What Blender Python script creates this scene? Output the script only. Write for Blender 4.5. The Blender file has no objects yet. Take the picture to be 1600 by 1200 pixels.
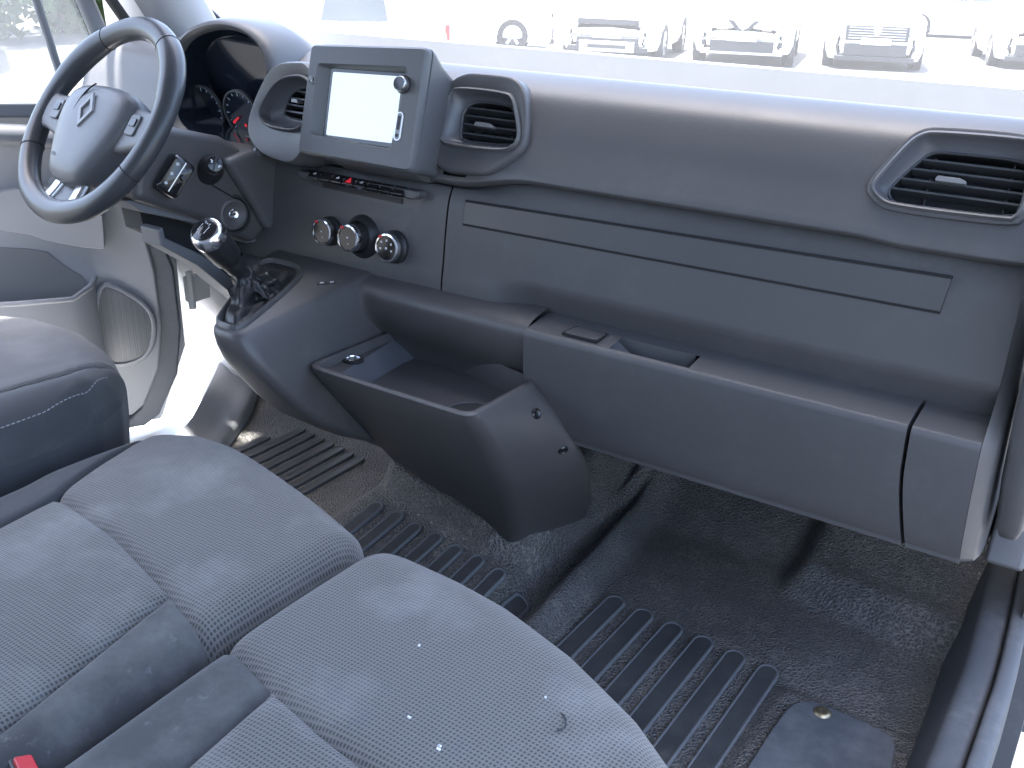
import bpy, bmesh, math, random
from mathutils import Vector as V, Matrix
R = math.radians
random.seed(7)
sc = bpy.context.scene
COL = sc.collection

# ------------------------------------------------------------------ camera
cam_d = bpy.data.cameras.new('camera'); cam = bpy.data.objects.new('camera', cam_d); COL.objects.link(cam)
right = V((0.8313, 0.5557, 0.0270)); fwd = V((-0.5037, 0.7716, -0.3884))
right = (right - fwd * right.dot(fwd) / fwd.dot(fwd)).normalized(); fwd.normalize(); up = right.cross(fwd)
cam.matrix_world = Matrix(((right.x, up.x, -fwd.x, 0.95), (right.y, up.y, -fwd.y, -0.62), (right.z, up.z, -fwd.z, 1.05), (0, 0, 0, 1)))
cam_d.sensor_width = 36; cam_d.lens = 35.46; cam_d.clip_start = 0.02; cam_d.clip_end = 500
sc.camera = cam

# ------------------------------------------------------------------ light
SUN_EL, SUN_AZ = 77, 248          # elevation, azimuth clockwise from +Y (ahead of the van)
w = bpy.data.worlds.new('World'); sc.world = w; w.use_nodes = True
nt = w.node_tree; bg = nt.nodes['Background']
sky = nt.nodes.new('ShaderNodeTexSky'); sky.sky_type = 'NISHITA'; sky.sun_disc = False
sky.sun_elevation = R(SUN_EL); sky.sun_rotation = R(SUN_AZ); sky.air_density = 0.9; sky.dust_density = 3.5; sky.ozone_density = 1.1
nt.links.new(sky.outputs[0], bg.inputs[0]); bg.inputs[1].default_value = 0.15
sun_d = bpy.data.lights.new('sun', 'SUN'); sun_d.energy = 4.0; sun_d.angle = R(2.5); sun_d.color = (1, .965, .92)
sun = bpy.data.objects.new('sun', sun_d); COL.objects.link(sun)
sdir = V((math.sin(R(SUN_AZ)) * math.cos(R(SUN_EL)), math.cos(R(SUN_AZ)) * math.cos(R(SUN_EL)), math.sin(R(SUN_EL))))
sun.rotation_euler = sdir.to_track_quat('Z', 'Y').to_euler(); sun.location = sdir * 30
sc.view_settings.view_transform = 'Standard'; sc.view_settings.look = 'None'; sc.view_settings.gamma = 1
sc.view_settings.exposure = 3.1
sc.cycles.use_denoising = True
sc.cycles.max_bounces = 8; sc.cycles.transparent_max_bounces = 12

# ------------------------------------------------------------------ materials
MATS = {}
def nodes_of(name):
    m = bpy.data.materials.new(name); m.use_nodes = True
    n = m.node_tree; b = n.nodes['Principled BSDF']
    return m, n, b
def N(n, t, **k):
    x = n.nodes.new(t)
    for a, v in k.items(): setattr(x, a, v)
    return x
def texco(n):
    return N(n, 'ShaderNodeTexCoord').outputs['Object']
def ramp(n, src, p0, p1, c0=(0, 0, 0, 1), c1=(1, 1, 1, 1)):
    r = N(n, 'ShaderNodeValToRGB'); r.color_ramp.elements[0].position = p0; r.color_ramp.elements[1].position = p1
    r.color_ramp.elements[0].color = c0; r.color_ramp.elements[1].color = c1
    n.links.new(src, r.inputs[0]); return r.outputs[0]
def noise(n, co, scale, detail=3, rough=.55):
    t = N(n, 'ShaderNodeTexNoise'); t.inputs['Scale'].default_value = scale; t.inputs['Detail'].default_value = detail
    t.inputs['Roughness'].default_value = rough; n.links.new(co, t.inputs['Vector']); return t.outputs['Fac']
def mix(n, fac, a, b):
    m = N(n, 'ShaderNodeMix', data_type='RGBA')
    for s, v in ((m.inputs[0], fac), (m.inputs[6], a), (m.inputs[7], b)):
        if hasattr(v, 'is_linked') or hasattr(v, 'links'): n.links.new(v, s)
        else: s.default_value = v if not isinstance(v, tuple) else (*v[:3], 1)
    return m.outputs[2]
def mth(n, op, a, b=None):
    m = N(n, 'ShaderNodeMath', operation=op)
    for i, v in enumerate((a, b)):
        if v is None: continue
        if hasattr(v, 'links'): n.links.new(v, m.inputs[i])
        else: m.inputs[i].default_value = v
    return m.outputs[0]
def bump(n, b, h, dist, strength=1.0):
    x = N(n, 'ShaderNodeBump'); x.inputs['Distance'].default_value = dist; x.inputs['Strength'].default_value = strength
    n.links.new(h, x.inputs['Height']); n.links.new(x.outputs[0], b.inputs['Normal'])
def plastic(name, col, rough=.5, grain=900, gstr=.14, dust=.12, spec=.5, dcol=(.30, .30, .30)):
    m, n, b = nodes_of(name); co = texco(n)
    big = noise(n, co, 7, 5, .65); fine = noise(n, co, 55, 4, .7)
    d = mth(n, 'MULTIPLY', ramp(n, big, .48, .78), ramp(n, fine, .35, .75))
    d = mth(n, 'MULTIPLY', d, dust)
    n.links.new(mix(n, d, col, dcol), b.inputs['Base Color'])
    rr = mth(n, 'ADD', mth(n, 'MULTIPLY', big, .16), rough - .08); n.links.new(rr, b.inputs['Roughness'])
    b.inputs['Specular IOR Level'].default_value = spec
    if grain:
        v = N(n, 'ShaderNodeTexVoronoi'); v.inputs['Scale'].default_value = grain * .45; n.links.new(co, v.inputs['Vector'])
        bump(n, b, v.outputs['Distance'], .0006, gstr)
    MATS[name] = m; return m
def simple(name, col, rough=.4, metal=0., spec=.5, emit=None, es=1.):
    m, n, b = nodes_of(name)
    b.inputs['Base Color'].default_value = (*col, 1); b.inputs['Roughness'].default_value = rough
    b.inputs['Metallic'].default_value = metal; b.inputs['Specular IOR Level'].default_value = spec
    if emit: b.inputs['Emission Color'].default_value = (*emit, 1); b.inputs['Emission Strength'].default_value = es
    MATS[name] = m; return m
plastic('dash', (.078, .079, .083), .40, dust=.10)
plastic('dash_low', (.073, .074, .078), .48, dust=.16)
plastic('console', (.068, .066, .068), .46, dust=.14)
plastic('strip', (.075, .077, .081), .34, grain=0, dust=.05)
plastic('bezel', (.095, .10, .11), .32, grain=0, dust=.05)
plastic('unit', (.090, .093, .097), .42, dust=.05)
plastic('sill', (.075, .082, .092), .72, dust=.35)
plastic('doorcard', (.29, .30, .32), .5, dust=.2)
plastic('doordark', (.12, .13, .145), .5, dust=.2)
plastic('entrygrey', (.30, .31, .33), .5, dust=.2); plastic('pocket', (.16, .165, .175), .45, dust=.1)
simple('black', (.018, .018, .020), .5); simple('knobblack', (.016, .016, .018), .36); simple('deep', (.020, .022, .025), .7)
simple('gap', (.008, .009, .010), .8)
simple('gloss', (.012, .012, .014), .16); simple('slat', (.055, .060, .066), .38)
simple('tab', (.22, .225, .235), .3, .1); simple('chrome', (.75, .75, .76), .16, 1.0)
simple('satin', (.50, .50, .51), .32, 1.0); simple('red', (.55, .01, .02), .4)
simple('redlit', (.6, .01, .02), .4, emit=(1, .05, .08), es=.04)
simple('emblemgrey', (.17, .175, .18), .35); simple('white', (.75, .76, .77), .5); simple('icon', (.6, .62, .64), .5)
simple('screen', (.10, .11, .12), .08, emit=(.74, .90, .97), es=.115)  # emission stands in for bright sky reflected in the switched-off display
simple('cluster', (.010, .014, .022), .10); simple('tick', (.35, .45, .55), .4)
plastic('wheelskin', (.040, .044, .050), .34, grain=700, gstr=.2, dust=.04)
plastic('hubskin', (.105, .110, .118), .42, dust=.04)
simple('vanwhite', (.80, .80, .80), .25); simple('rubber', (.018, .020, .023), .5)
simple('brass', (.42, .36, .24), .38, .9); simple('lint', (.85, .87, .9), .8); simple('thread', (.04, .045, .05), .9)
plastic('stitch', (.24, .26, .28), .7, grain=0)
# leather gaiter
m, n, b = nodes_of('leather'); co = texco(n); b.inputs['Base Color'].default_value = (.014, .015, .017, 1)
n.links.new(mth(n, 'ADD', mth(n, 'MULTIPLY', noise(n, co, 60), .25), .26), b.inputs['Roughness'])
v = N(n, 'ShaderNodeTexVoronoi'); v.inputs['Scale'].default_value = 500; n.links.new(co, v.inputs['Vector'])
bump(n, b, v.outputs['Distance'], .001, .3); MATS['leather'] = m
# rubber floor: pebbled grain with dust caught in the cell joints
def floor_mat(name, grain):
    m, n, b = nodes_of(name); co = texco(n)
    wob = N(n, 'ShaderNodeTexNoise'); wob.inputs['Scale'].default_value = 90; n.links.new(co, wob.inputs['Vector'])
    add = N(n, 'ShaderNodeVectorMath', operation='MULTIPLY_ADD'); n.links.new(wob.outputs['Color'], add.inputs[0])
    add.inputs[1].default_value = (.006, .006, .006); n.links.new(co, add.inputs[2])
    v = N(n, 'ShaderNodeTexVoronoi', feature='DISTANCE_TO_EDGE'); v.inputs['Scale'].default_value = 150; n.links.new(add.outputs[0], v.inputs['Vector'])
    edge = ramp(n, v.outputs['Distance'], .04, .16, (1, 1, 1, 1), (0, 0, 0, 1))
    patch = ramp(n, noise(n, co, 7.5, 6, .68), .44, .68); patch2 = ramp(n, noise(n, co, 2.6, 4, .6), .38, .66)
    spots = ramp(n, noise(n, co, 34, 4, .7), .66, .76)
    base = mix(n, ramp(n, noise(n, co, 5, 5, .6), .35, .7), (.058, .061, .064), (.098, .100, .102))
    if not grain: base = mix(n, .5, base, (.034, .036, .040))
    base = mix(n, mth(n, 'MULTIPLY', patch2, .36 if grain else .12), base, (.140, .122, .106))
    base = mix(n, mth(n, 'MULTIPLY', patch, .14), base, (.16, .158, .15))
    if grain:
        base = mix(n, mth(n, 'MULTIPLY', edge, mth(n, 'ADD', mth(n, 'MULTIPLY', patch, .60), .24)), base, (.27, .25, .22))
        base = mix(n, mth(n, 'MULTIPLY', mth(n, 'MULTIPLY', spots, patch), .5), base, (.42, .40, .36))
        bump(n, b, ramp(n, v.outputs['Distance'], .0, .30), .0022, .9)
    else:
        base = mix(n, mth(n, 'MULTIPLY', ramp(n, noise(n, co, 30, 5, .7), .5, .75), .22), base, (.16, .155, .15))
        bump(n, b, noise(n, co, 300), .0006, .4)
    n.links.new(base, b.inputs['Base Color']); b.inputs['Roughness'].default_value = .38 if grain else .36
    MATS[name] = m
floor_mat('floor', True); floor_mat('rib', False)
simple('ribedge', (.13, .137, .145), .45)
# carpet-like hatch
m, n, b = nodes_of('hatch'); co = texco(n)
c = mix(n, ramp(n, noise(n, co, 14, 5, .7), .4, .7), (.075, .082, .092), (.14, .145, .152))
n.links.new(c, b.inputs['Base Color']); b.inputs['Roughness'].default_value = .75; bump(n, b, noise(n, co, 420, 3), .0012, .5); MATS['hatch'] = m
# waffle seat fabric
def fabric(name, px, py, c0, c1, dirt):
    m, n, b = nodes_of(name); co = texco(n)
    sep = N(n, 'ShaderNodeSeparateXYZ'); n.links.new(co, sep.inputs[0])
    sx = mth(n, 'SINE', mth(n, 'MULTIPLY', sep.outputs[0], 2 * math.pi / px))
    row = mth(n, 'MULTIPLY', sep.outputs[1], 2 * math.pi / py)
    sy = mth(n, 'SINE', row)
    h = mth(n, 'MULTIPLY', mth(n, 'ADD', mth(n, 'MULTIPLY', sx, .5), .5), mth(n, 'ADD', mth(n, 'MULTIPLY', sy, .5), .5))
    fib = noise(n, co, 1400, 2)
    mask = ramp(n, mth(n, 'ADD', h, mth(n, 'MULTIPLY', fib, .25)), .22, .62)
    base = mix(n, mask, c1, c0)
    st = ramp(n, noise(n, co, 5.5, 5, .62), .50, .70); st2 = ramp(n, noise(n, co, 13, 4, .7), .60, .72)
    base = mix(n, mth(n, 'MULTIPLY', st, .22 * dirt), base, (.42, .42, .42))
    base = mix(n, mth(n, 'MULTIPLY', st2, .16 * dirt), base, (.10, .12, .15))
    n.links.new(base, b.inputs['Base Color']); b.inputs['Roughness'].default_value = .92
    b.inputs['Sheen Weight'].default_value = .25; b.inputs['Specular IOR Level'].default_value = .2
    bump(n, b, mth(n, 'SUBTRACT', 1.0, h), .0012, .7); MATS[name] = m
fabric('waffle', .0044, .0049, (.066, .065, .063), (.156, .153, .145), 1.1)
fabric('waffle_fine', .0032, .0038, (.070, .071, .072), (.118, .118, .117), .8)
m, n, b = nodes_of('seatdark'); co = texco(n)
c = mix(n, ramp(n, noise(n, co, 6, 6, .68), .47, .72), (.062, .063, .064), (.135, .135, .133))
c = mix(n, mth(n, 'MULTIPLY', ramp(n, noise(n, co, 40, 4, .7), .62, .74), .3), c, (.28, .28, .28))
n.links.new(c, b.inputs['Base Color']); b.inputs['Roughness'].default_value = .85; b.inputs['Sheen Weight'].default_value = .2
b.inputs['Specular IOR Level'].default_value = .2; bump(n, b, noise(n, co, 1500, 2), .0008, .35); MATS['seatdark'] = m
m, n, b = nodes_of('seatside'); co = texco(n)
c = mix(n, ramp(n, noise(n, co, 6, 6, .68), .5, .8), (.050, .054, .058), (.095, .098, .10))
n.links.new(c, b.inputs['Base Color']); b.inputs['Roughness'].default_value = .85; b.inputs['Sheen Weight'].default_value = .2
b.inputs['Specular IOR Level'].default_value = .2; bump(n, b, noise(n, co, 1500, 2), .0008, .35); MATS['seatside'] = m
# speaker mesh
m, n, b = nodes_of('mesh'); co = texco(n)
v = N(n, 'ShaderNodeTexVoronoi'); v.inputs['Scale'].default_value = 330; v.inputs['Randomness'].default_value = 0.; n.links.new(co, v.inputs['Vector'])
n.links.new(mix(n, ramp(n, v.outputs['Distance'], .25, .45), (.10, .105, .11), (.19, .20, .21)), b.inputs['Base Color']); b.inputs['Roughness'].default_value = .5; MATS['mesh'] = m
# dusty glass: clear pane with a film of dust that scatters daylight
def glass(name, film, tint=(.97, .99, .99)):
    m = bpy.data.materials.new(name); m.use_nodes = True; n = m.node_tree; n.nodes.clear()
    out = N(n, 'ShaderNodeOutputMaterial'); tr = N(n, 'ShaderNodeBsdfTransparent'); tr.inputs[0].default_value = (*tint, 1)
    tl = N(n, 'ShaderNodeBsdfTranslucent'); tl.inputs[0].default_value = (.92, .94, .96, 1)
    co = texco(n); f = mth(n, 'ADD', mth(n, 'MULTIPLY', noise(n, co, 3, 6, .7), film * .7), film * .65)
    mx = N(n, 'ShaderNodeMixShader'); n.links.new(f, mx.inputs[0]); n.links.new(tr.outputs[0], mx.inputs[1]); n.links.new(tl.outputs[0], mx.inputs[2])
    n.links.new(mx.outputs[0], out.inputs[0]); MATS[name] = m
glass('windscreen', .042); glass('doorglass', .06)
# outside
m, n, b = nodes_of('asphalt'); co = texco(n)
c = mix(n, noise(n, co, .8, 6, .6), (.055, .055, .055), (.08, .08, .078)); n.links.new(c, b.inputs['Base Color']); b.inputs['Roughness'].default_value = .9
bump(n, b, noise(n, co, 60, 4), .01, .4); MATS['asphalt'] = m
simple('linepaint', (.8, .8, .78), .7)
simple('carwhite', (.78, .78, .78), .15); simple('carglass', (.05, .06, .065), .05); simple('cardark', (.025, .027, .03), .5)
simple('carsilver', (.55, .56, .57), .2, .6); simple('tyre', (.02, .02, .02), .8); simple('lampglass', (.6, .62, .64), .08)
simple('taillamp', (.4, .03, .03), .15)
m, n, b = nodes_of('leaf'); co = texco(n)
n.links.new(mix(n, noise(n, co, 1.6, 3), (.045, .085, .025), (.13, .17, .055)), b.inputs['Base Color']); b.inputs['Roughness'].default_value = .6; MATS['leaf'] = m
simple('bark', (.12, .09, .06), .9)

# ------------------------------------------------------------------ helpers
def thing(name, label, cat, loc=(0, 0, 0), group=None):
    o = bpy.data.objects.new(name, None); COL.objects.link(o); o.location = loc
    o['label'] = label; o['category'] = cat
    if group: o['group'] = group
    return o
def tag(o, label=None, cat=None, group=None, kind=None):
    for k, v_ in (('label', label), ('category', cat), ('group', group), ('kind', kind)):
        if v_: o[k] = v_
    return o
class MB:
    def __init__(s): s.v = []; s.f = []
    def add(s, vs, fs):
        k = len(s.v); s.v += [tuple(p) for p in vs]; s.f += [tuple(k + i for i in f) for f in fs]; return s
    def loft(s, rings, closed=True, cap0=False, cap1=False):
        m_ = len(rings[0]); vs = [p for r in rings for p in r]; fs = []
        for i in range(len(rings) - 1):
            for j in range(m_ if closed else m_ - 1):
                a, b_ = i * m_ + j, i * m_ + (j + 1) % m_
                fs.append((a, b_, b_ + m_, a + m_))
        if cap0: fs.append(tuple(range(m_))[::-1])
        if cap1: fs.append(tuple(range((len(rings) - 1) * m_, len(rings) * m_)))
        return s.add(vs, fs)
    def box(s, c, h, M=None):
        vs = [V((c[0] + a * h[0], c[1] + b_ * h[1], c[2] + d * h[2])) for a in (-1, 1) for b_ in (-1, 1) for d in (-1, 1)]
        if M: vs = [M @ p for p in vs]
        return s.add(vs, [(0, 1, 3, 2), (4, 6, 7, 5), (0, 4, 5, 1), (2, 3, 7, 6), (0, 2, 6, 4), (1, 5, 7, 3)])
    def prism(s, poly, w0, w1, M=None):
        n_ = len(poly); vs = [V((p[0], p[1], w0)) for p in poly] + [V((p[0], p[1], w1)) for p in poly]
        if M: vs = [M @ p for p in vs]
        fs = [tuple(range(n_))[::-1], tuple(range(n_, 2 * n_))] + [(i, (i + 1) % n_, n_ + (i + 1) % n_, n_ + i) for i in range(n_)]
        return s.add(vs, fs)
    def tube(s, pts, rad, n_=10, closed=False, cap=True):
        pts = [V(p) for p in pts]; k = len(pts); rings = []
        ref = None
        for i, p in enumerate(pts):
            t = (pts[(i + 1) % k] - pts[i - 1]) if closed else (pts[min(i + 1, k - 1)] - pts[max(i - 1, 0)])
            t.normalize()
            if ref is None: ref = t.orthogonal().normalized()
            a = (ref - t * ref.dot(t)).normalized(); ref = a; b_ = t.cross(a)
            r = rad[i] if isinstance(rad, (list, tuple)) else rad
            rings.append([p + a * math.cos(q * 2 * math.pi / n_) * r + b_ * math.sin(q * 2 * math.pi / n_) * r for q in range(n_)])
        if closed: rings.append(rings[0])
        return s.loft(rings, True, cap and not closed, cap and not closed)
    def lathe(s, prof, M, n_=28, cap0=True, cap1=True):
        rings = [[M @ V((r * math.cos(a * 2 * math.pi / n_), r * math.sin(a * 2 * math.pi / n_), z)) for a in range(n_)] for r, z in prof]
        return s.loft(rings, True, cap0, cap1)
    def build(s, name, mat, parent=None, smooth=40, bevel=0, seg=2, sub=0, local=False, label=None):
        me = bpy.data.meshes.new(name); me.from_pydata(s.v, [], s.f); me.validate()
        bm = bmesh.new(); bm.from_mesh(me); bmesh.ops.remove_doubles(bm, verts=bm.verts, dist=1e-6)
        bmesh.ops.recalc_face_normals(bm, faces=bm.faces); bm.to_mesh(me); bm.free()
        if smooth:
            me.shade_smooth()
            if not bevel: me.set_sharp_from_angle(angle=R(smooth))
        me.materials.append(MATS[mat]); o = bpy.data.objects.new(name, me); COL.objects.link(o)
        if bevel:
            bv = o.modifiers.new('bevel', 'BEVEL'); bv.width = bevel; bv.segments = seg; bv.limit_method = 'ANGLE'; bv.angle_limit = R(28); bv.harden_normals = True
        if sub:
            ss = o.modifiers.new('sub', 'SUBSURF'); ss.levels = sub; ss.render_levels = sub
        if parent:
            o.parent = parent
            if not local and parent.type == 'EMPTY': o.matrix_parent_inverse = Matrix.Translation(-parent.location)
        if label: o['label'] = label
        return o
def plane(o, yaw=0, tilt=0):
    y, t = R(yaw), R(tilt); r = V((math.cos(y), -math.sin(y), 0)); n0 = V((-math.sin(y), -math.cos(y), 0))
    u = V((0, 0, 1)) * math.cos(t) - n0 * math.sin(t); n_ = r.cross(u)
    return Matrix(((r.x, u.x, n_.x, o[0]), (r.y, u.y, n_.y, o[1]), (r.z, u.z, n_.z, o[2]), (0, 0, 0, 1)))
def axis(o, z, x=None):
    z = V(z).normalized(); x = V(x) if x else z.orthogonal(); x = (x - z * x.dot(z)).normalized(); y = z.cross(x)
    return Matrix(((x.x, y.x, z.x, o[0]), (x.y, y.y, z.y, o[1]), (x.z, y.z, z.z, o[2]), (0, 0, 0, 1)))
def chaikin(p, it=2, k=.25):
    for _ in range(it):
        q = []
        for i in range(len(p)):
            a, b_ = p[i], p[(i + 1) % len(p)]
            q += [tuple(a[j] * (1 - k) + b_[j] * k for j in range(len(a))), tuple(a[j] * k + b_[j] * (1 - k) for j in range(len(a)))]
        p = q
    return p
def smooth_open(p, it=2):
    for _ in range(it):
        q = [p[0]]
        for i in range(len(p) - 1):
            a, b_ = p[i], p[i + 1]
            q += [tuple(a[j] * .75 + b_[j] * .25 for j in range(len(a))), tuple(a[j] * .25 + b_[j] * .75 for j in range(len(a)))]
        p = q + [p[-1]]
    return p
def polar(poly, c, n_=72):
    out = []
    for k in range(n_):
        a = 2 * math.pi * k / n_; d = (math.cos(a), math.sin(a)); best = 0
        for i in range(len(poly)):
            p, q = poly[i], poly[(i + 1) % len(poly)]
            e = (q[0] - p[0], q[1] - p[1]); den = d[0] * e[1] - d[1] * e[0]
            if abs(den) < 1e-12: continue
            t = ((p[0] - c[0]) * e[1] - (p[1] - c[1]) * e[0]) / den; s_ = ((p[0] - c[0]) * d[1] - (p[1] - c[1]) * d[0]) / den
            if -1e-9 <= s_ <= 1 + 1e-9 and t > best: best = t
        out.append((c[0] + d[0] * best, c[1] + d[1] * best))
    return out
def inside(p, poly):
    r = False; j = len(poly) - 1
    for i in range(len(poly)):
        if (poly[i][1] > p[1]) != (poly[j][1] > p[1]) and p[0] < (poly[j][0] - poly[i][0]) * (p[1] - poly[i][1]) / (poly[j][1] - poly[i][1]) + poly[i][0]: r = not r
        j = i
    return r
def hspan(poly, v_):
    xs = []
    for i in range(len(poly)):
        a, b_ = poly[i], poly[(i + 1) % len(poly)]
        if (a[1] - v_) * (b_[1] - v_) < 0: xs.append(a[0] + (v_ - a[1]) / (b_[1] - a[1]) * (b_[0] - a[0]))
    return (min(xs), max(xs)) if len(xs) > 1 else None
def vspan(poly, u_):
    r = hspan([(b_, a) for a, b_ in poly], u_); return r
def offset(poly, d):
    n_ = len(poly); cx = sum(p[0] for p in poly) / n_; cy = sum(p[1] for p in poly) / n_; out = []
    for i in range(n_):
        a, b_, c_ = poly[i - 1], poly[i], poly[(i + 1) % n_]
        t = V((c_[0] - a[0], c_[1] - a[1])).normalized() if (c_[0] - a[0]) or (c_[1] - a[1]) else V((1, 0))
        nn = V((t.y, -t.x))
        if nn.dot(V((b_[0] - cx, b_[1] - cy))) < 0: nn = -nn
        out.append((b_[0] + nn.x * d, b_[1] + nn.y * d))
    return out
def rrect(x0, x1, y0, y1, r, k=6):
    out = []
    for cx, cy, a0 in ((x1 - r, y1 - r, 0), (x0 + r, y1 - r, 90), (x0 + r, y0 + r, 180), (x1 - r, y0 + r, 270)):
        for i in range(k + 1): a = R(a0 + 90 * i / k); out.append((cx + r * math.cos(a), cy + r * math.sin(a)))
    return out
def rq(q_, r, k=5):
    out = []
    for i in range(len(q_)):
        a, b_, c_ = V(q_[i - 1]), V(q_[i]), V(q_[(i + 1) % len(q_)]); d0, d1 = (a - b_).normalized(), (c_ - b_).normalized()
        s0, s1 = b_ + d0 * r, b_ + d1 * r
        for j in range(k + 1):
            t = j / k; out.append(tuple((s0 * (1 - t) ** 2 + b_ * 2 * t * (1 - t) + s1 * t * t)))
    return out
def sstep(a, b_, x):
    t = max(0., min(1., (x - a) / (b_ - a))); return t * t * (3 - 2 * t)
def lerp_tab(tab, x):
    if x <= tab[0][0]: return tab[0][1]
    for (a, va), (b_, vb) in zip(tab, tab[1:]):
        if x <= b_: return va + (vb - va) * (x - a) / (b_ - a)
    return tab[-1][1]
def crom(pts, per=6):
    out = []
    P = [pts[0]] + list(pts) + [pts[-1]]
    for i in range(1, len(P) - 2):
        for k in range(per):
            t = k / per; r = []
            for d in range(len(pts[0])):
                a, b_, c_, e = P[i - 1][d], P[i][d], P[i + 1][d], P[i + 2][d]
                r.append(.5 * (2 * b_ + (c_ - a) * t + (2 * a - 5 * b_ + 4 * c_ - e) * t * t + (3 * b_ - a - 3 * c_ + e) * t ** 3))
            out.append(tuple(r))
    out.append(tuple(pts[-1])); return out
def text(name, body, size, M, mat, parent, align='CENTER'):
    cu = bpy.data.curves.new(name, 'FONT'); cu.body = body; cu.size = size; cu.align_x = align; cu.align_y = 'CENTER'; cu.extrude = .0002
    t = bpy.data.objects.new(name, cu); COL.objects.link(t)
    dg = bpy.context.evaluated_depsgraph_get(); me = bpy.data.meshes.new_from_object(t.evaluated_get(dg))
    bpy.data.objects.remove(t); me.transform(M); me.materials.clear(); me.materials.append(MATS[mat])
    o = bpy.data.objects.new(name, me); COL.objects.link(o)
    if parent:
        o.parent = parent
        if parent.type == 'EMPTY': o.matrix_parent_inverse = Matrix.Translation(-parent.location)
    return o

# ================================================================== GROUND
g = MB(); g.add([(-120, -60, -.65), (120, -60, -.65), (120, 160, -.65), (-120, 160, -.65)], [(0, 1, 2, 3)])
tag(g.build('ground', 'asphalt', smooth=0), kind='structure')
for a, b_ in (((-7.2, 16.5), (-8.6, 21.0)), ((-5.18, 17.7), (-6.4, 22.4)), ((-2.95, 19.8), (-4.4, 25.6)), ((-9.6, 15.0), (-11.2, 19.8))):
    d = V((b_[0] - a[0], b_[1] - a[1], 0)).normalized(); s_ = V((-d.y, d.x, 0)) * .06
    A, B = V((*a, -.646)), V((*b_, -.646))
    q = MB(); q.add([A - s_, A + s_, B + s_, B - s_], [(0, 1, 2, 3)])
    tag(q.build('parking_line', 'linepaint', smooth=0), 'thin white painted bay line on the asphalt between parked cars', 'road marking', 'white parking bay lines')

# ================================================================== CAB FLOOR
PL = [(-.305, .84), (-.215, .735), (.06, .682), (.135, .70), (.155, .80), (.17, 1.5), (-.305, 1.5)]
def sd_poly(x, y, poly):
    d = 9
    for i in range(len(poly)):
        a, b_ = V(poly[i]), V(poly[(i + 1) % len(poly)]); e = b_ - a; t = max(0, min(1, (V((x, y)) - a).dot(e) / e.dot(e)))
        d = min(d, (V((x, y)) - a - e * t).length)
    return -d if inside((x, y), poly) else d
def ridge_x(y): return .235 - .085 * (y - .5)
def floor_h(x, y):
    mid = sstep(-.33, -.24, x) * (1 - sstep(ridge_x(y) - .10, ridge_x(y) - .035, x))
    z = mid * (.012 + .14 * max(0, y - .36))
    z += .046 * math.exp(-((x - ridge_x(y)) / .024) ** 2) * sstep(.2, .5, y)
    z += .5 * max(0, y - 1.02) ** 1.4 * 1.6 + .25 * max(0, y - .88) ** 2 * (x < -.2)
    if x < .25 and y > .6:
        s_ = sd_poly(x, y, PL); z += .046 * (1 - sstep(-.010, .016, s_)) + .016 * math.exp(-((s_ + .004) / .010) ** 2)
    z += .045 * sstep(.50, .55, x) * sstep(.93, 1.02, y + .12 * (x - .52))
    # gentle sag and old creases in the mat
    z += .002 * math.sin(9 * x + 5 * y) * math.sin(7 * y - 3 * x)
    # raised edge round the hatch
    if x > .57 and y < .74:
        z += .012 * sstep(.60, .625, x) * (1 - sstep(.682, .705, y)) * (1 - sstep(.80, .815, x) * 0)
    return z
fl = MB(); nx, ny = 190, 170; x0, x1, y0, y1 = -1.0, .83, -.35, 1.35
fl.add([(x0 + (x1 - x0) * i / nx, y0 + (y1 - y0) * j / ny, floor_h(x0 + (x1 - x0) * i / nx, y0 + (y1 - y0) * j / ny)) for j in range(ny + 1) for i in range(nx + 1)],
       [(j * (nx + 1) + i, j * (nx + 1) + i + 1, (j + 1) * (nx + 1) + i + 1, (j + 1) * (nx + 1) + i) for j in range(ny) for i in range(nx)
        if x0 + (x1 - x0) * (i + .5) / nx > lerp_tab([(.5, -.71), (.66, -.735), (.79, -.835), (.92, -.95), (.99, -1.1)], y0 + (y1 - y0) * (j + .5) / ny)])
floor = tag(fl.build('floor', 'floor', smooth=180), kind='structure')
def rib(xc, ya, yb, wd=.019, bend=0.):
    """a smooth moulded bar with rounded end, following the floor"""
    n_ = 22; pts = []
    for k in range(n_ + 1): pts.append((ya + (yb - ya) * k / n_))
    def ring(hw, dz):
        L_, Rr = [], []
        for y in pts:
            xo = xc + bend * ((y - ya) / (yb - ya)) ** 2
            L_.append((xo - hw, y)); Rr.append((xo + hw, y))
        xo = xc + bend; cap = [(xo + hw * math.cos(a), yb + hw * 1.1 * math.sin(a)) for a in [R(q) for q in range(20, 180, 20)]]
        return [(x, y, floor_h(x, y) + dz) for x, y in Rr + cap + L_[::-1]]
    e = MB(); e.loft([ring(wd, -.004), ring(wd, .0045), ring(wd - .0022, .0065), ring(wd - .0045, .0045)])
    o = e.build('rib_edge', 'ribedge', None, 180); o.name = 'rib'
    o.parent = floor
    t = MB(); r = ring(wd - .0045, .0045); m_ = len(r)
    k = n_ + 1; fs = []
    for i in range(n_): fs.append((i, i + 1, m_ - 2 - i, m_ - 1 - i))
    fs.append(tuple(range(n_, m_ - n_)))
    t.add(r, fs); o2 = t.build('rib_face', 'rib', None, 180); o2.parent = o
for k in range(6): rib(.291 + .0585 * k, .05, .742 - .005 * k, .0185)
for k in range(8): rib(-.205 + .0535 * k, .1, .676 - .008 * k + .004 * (k % 2), .0150)
for k in range(8): rib(-.690 + .0362 * k, .3, .925 - .006 * k if k else .84, .0120, .0)
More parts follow.
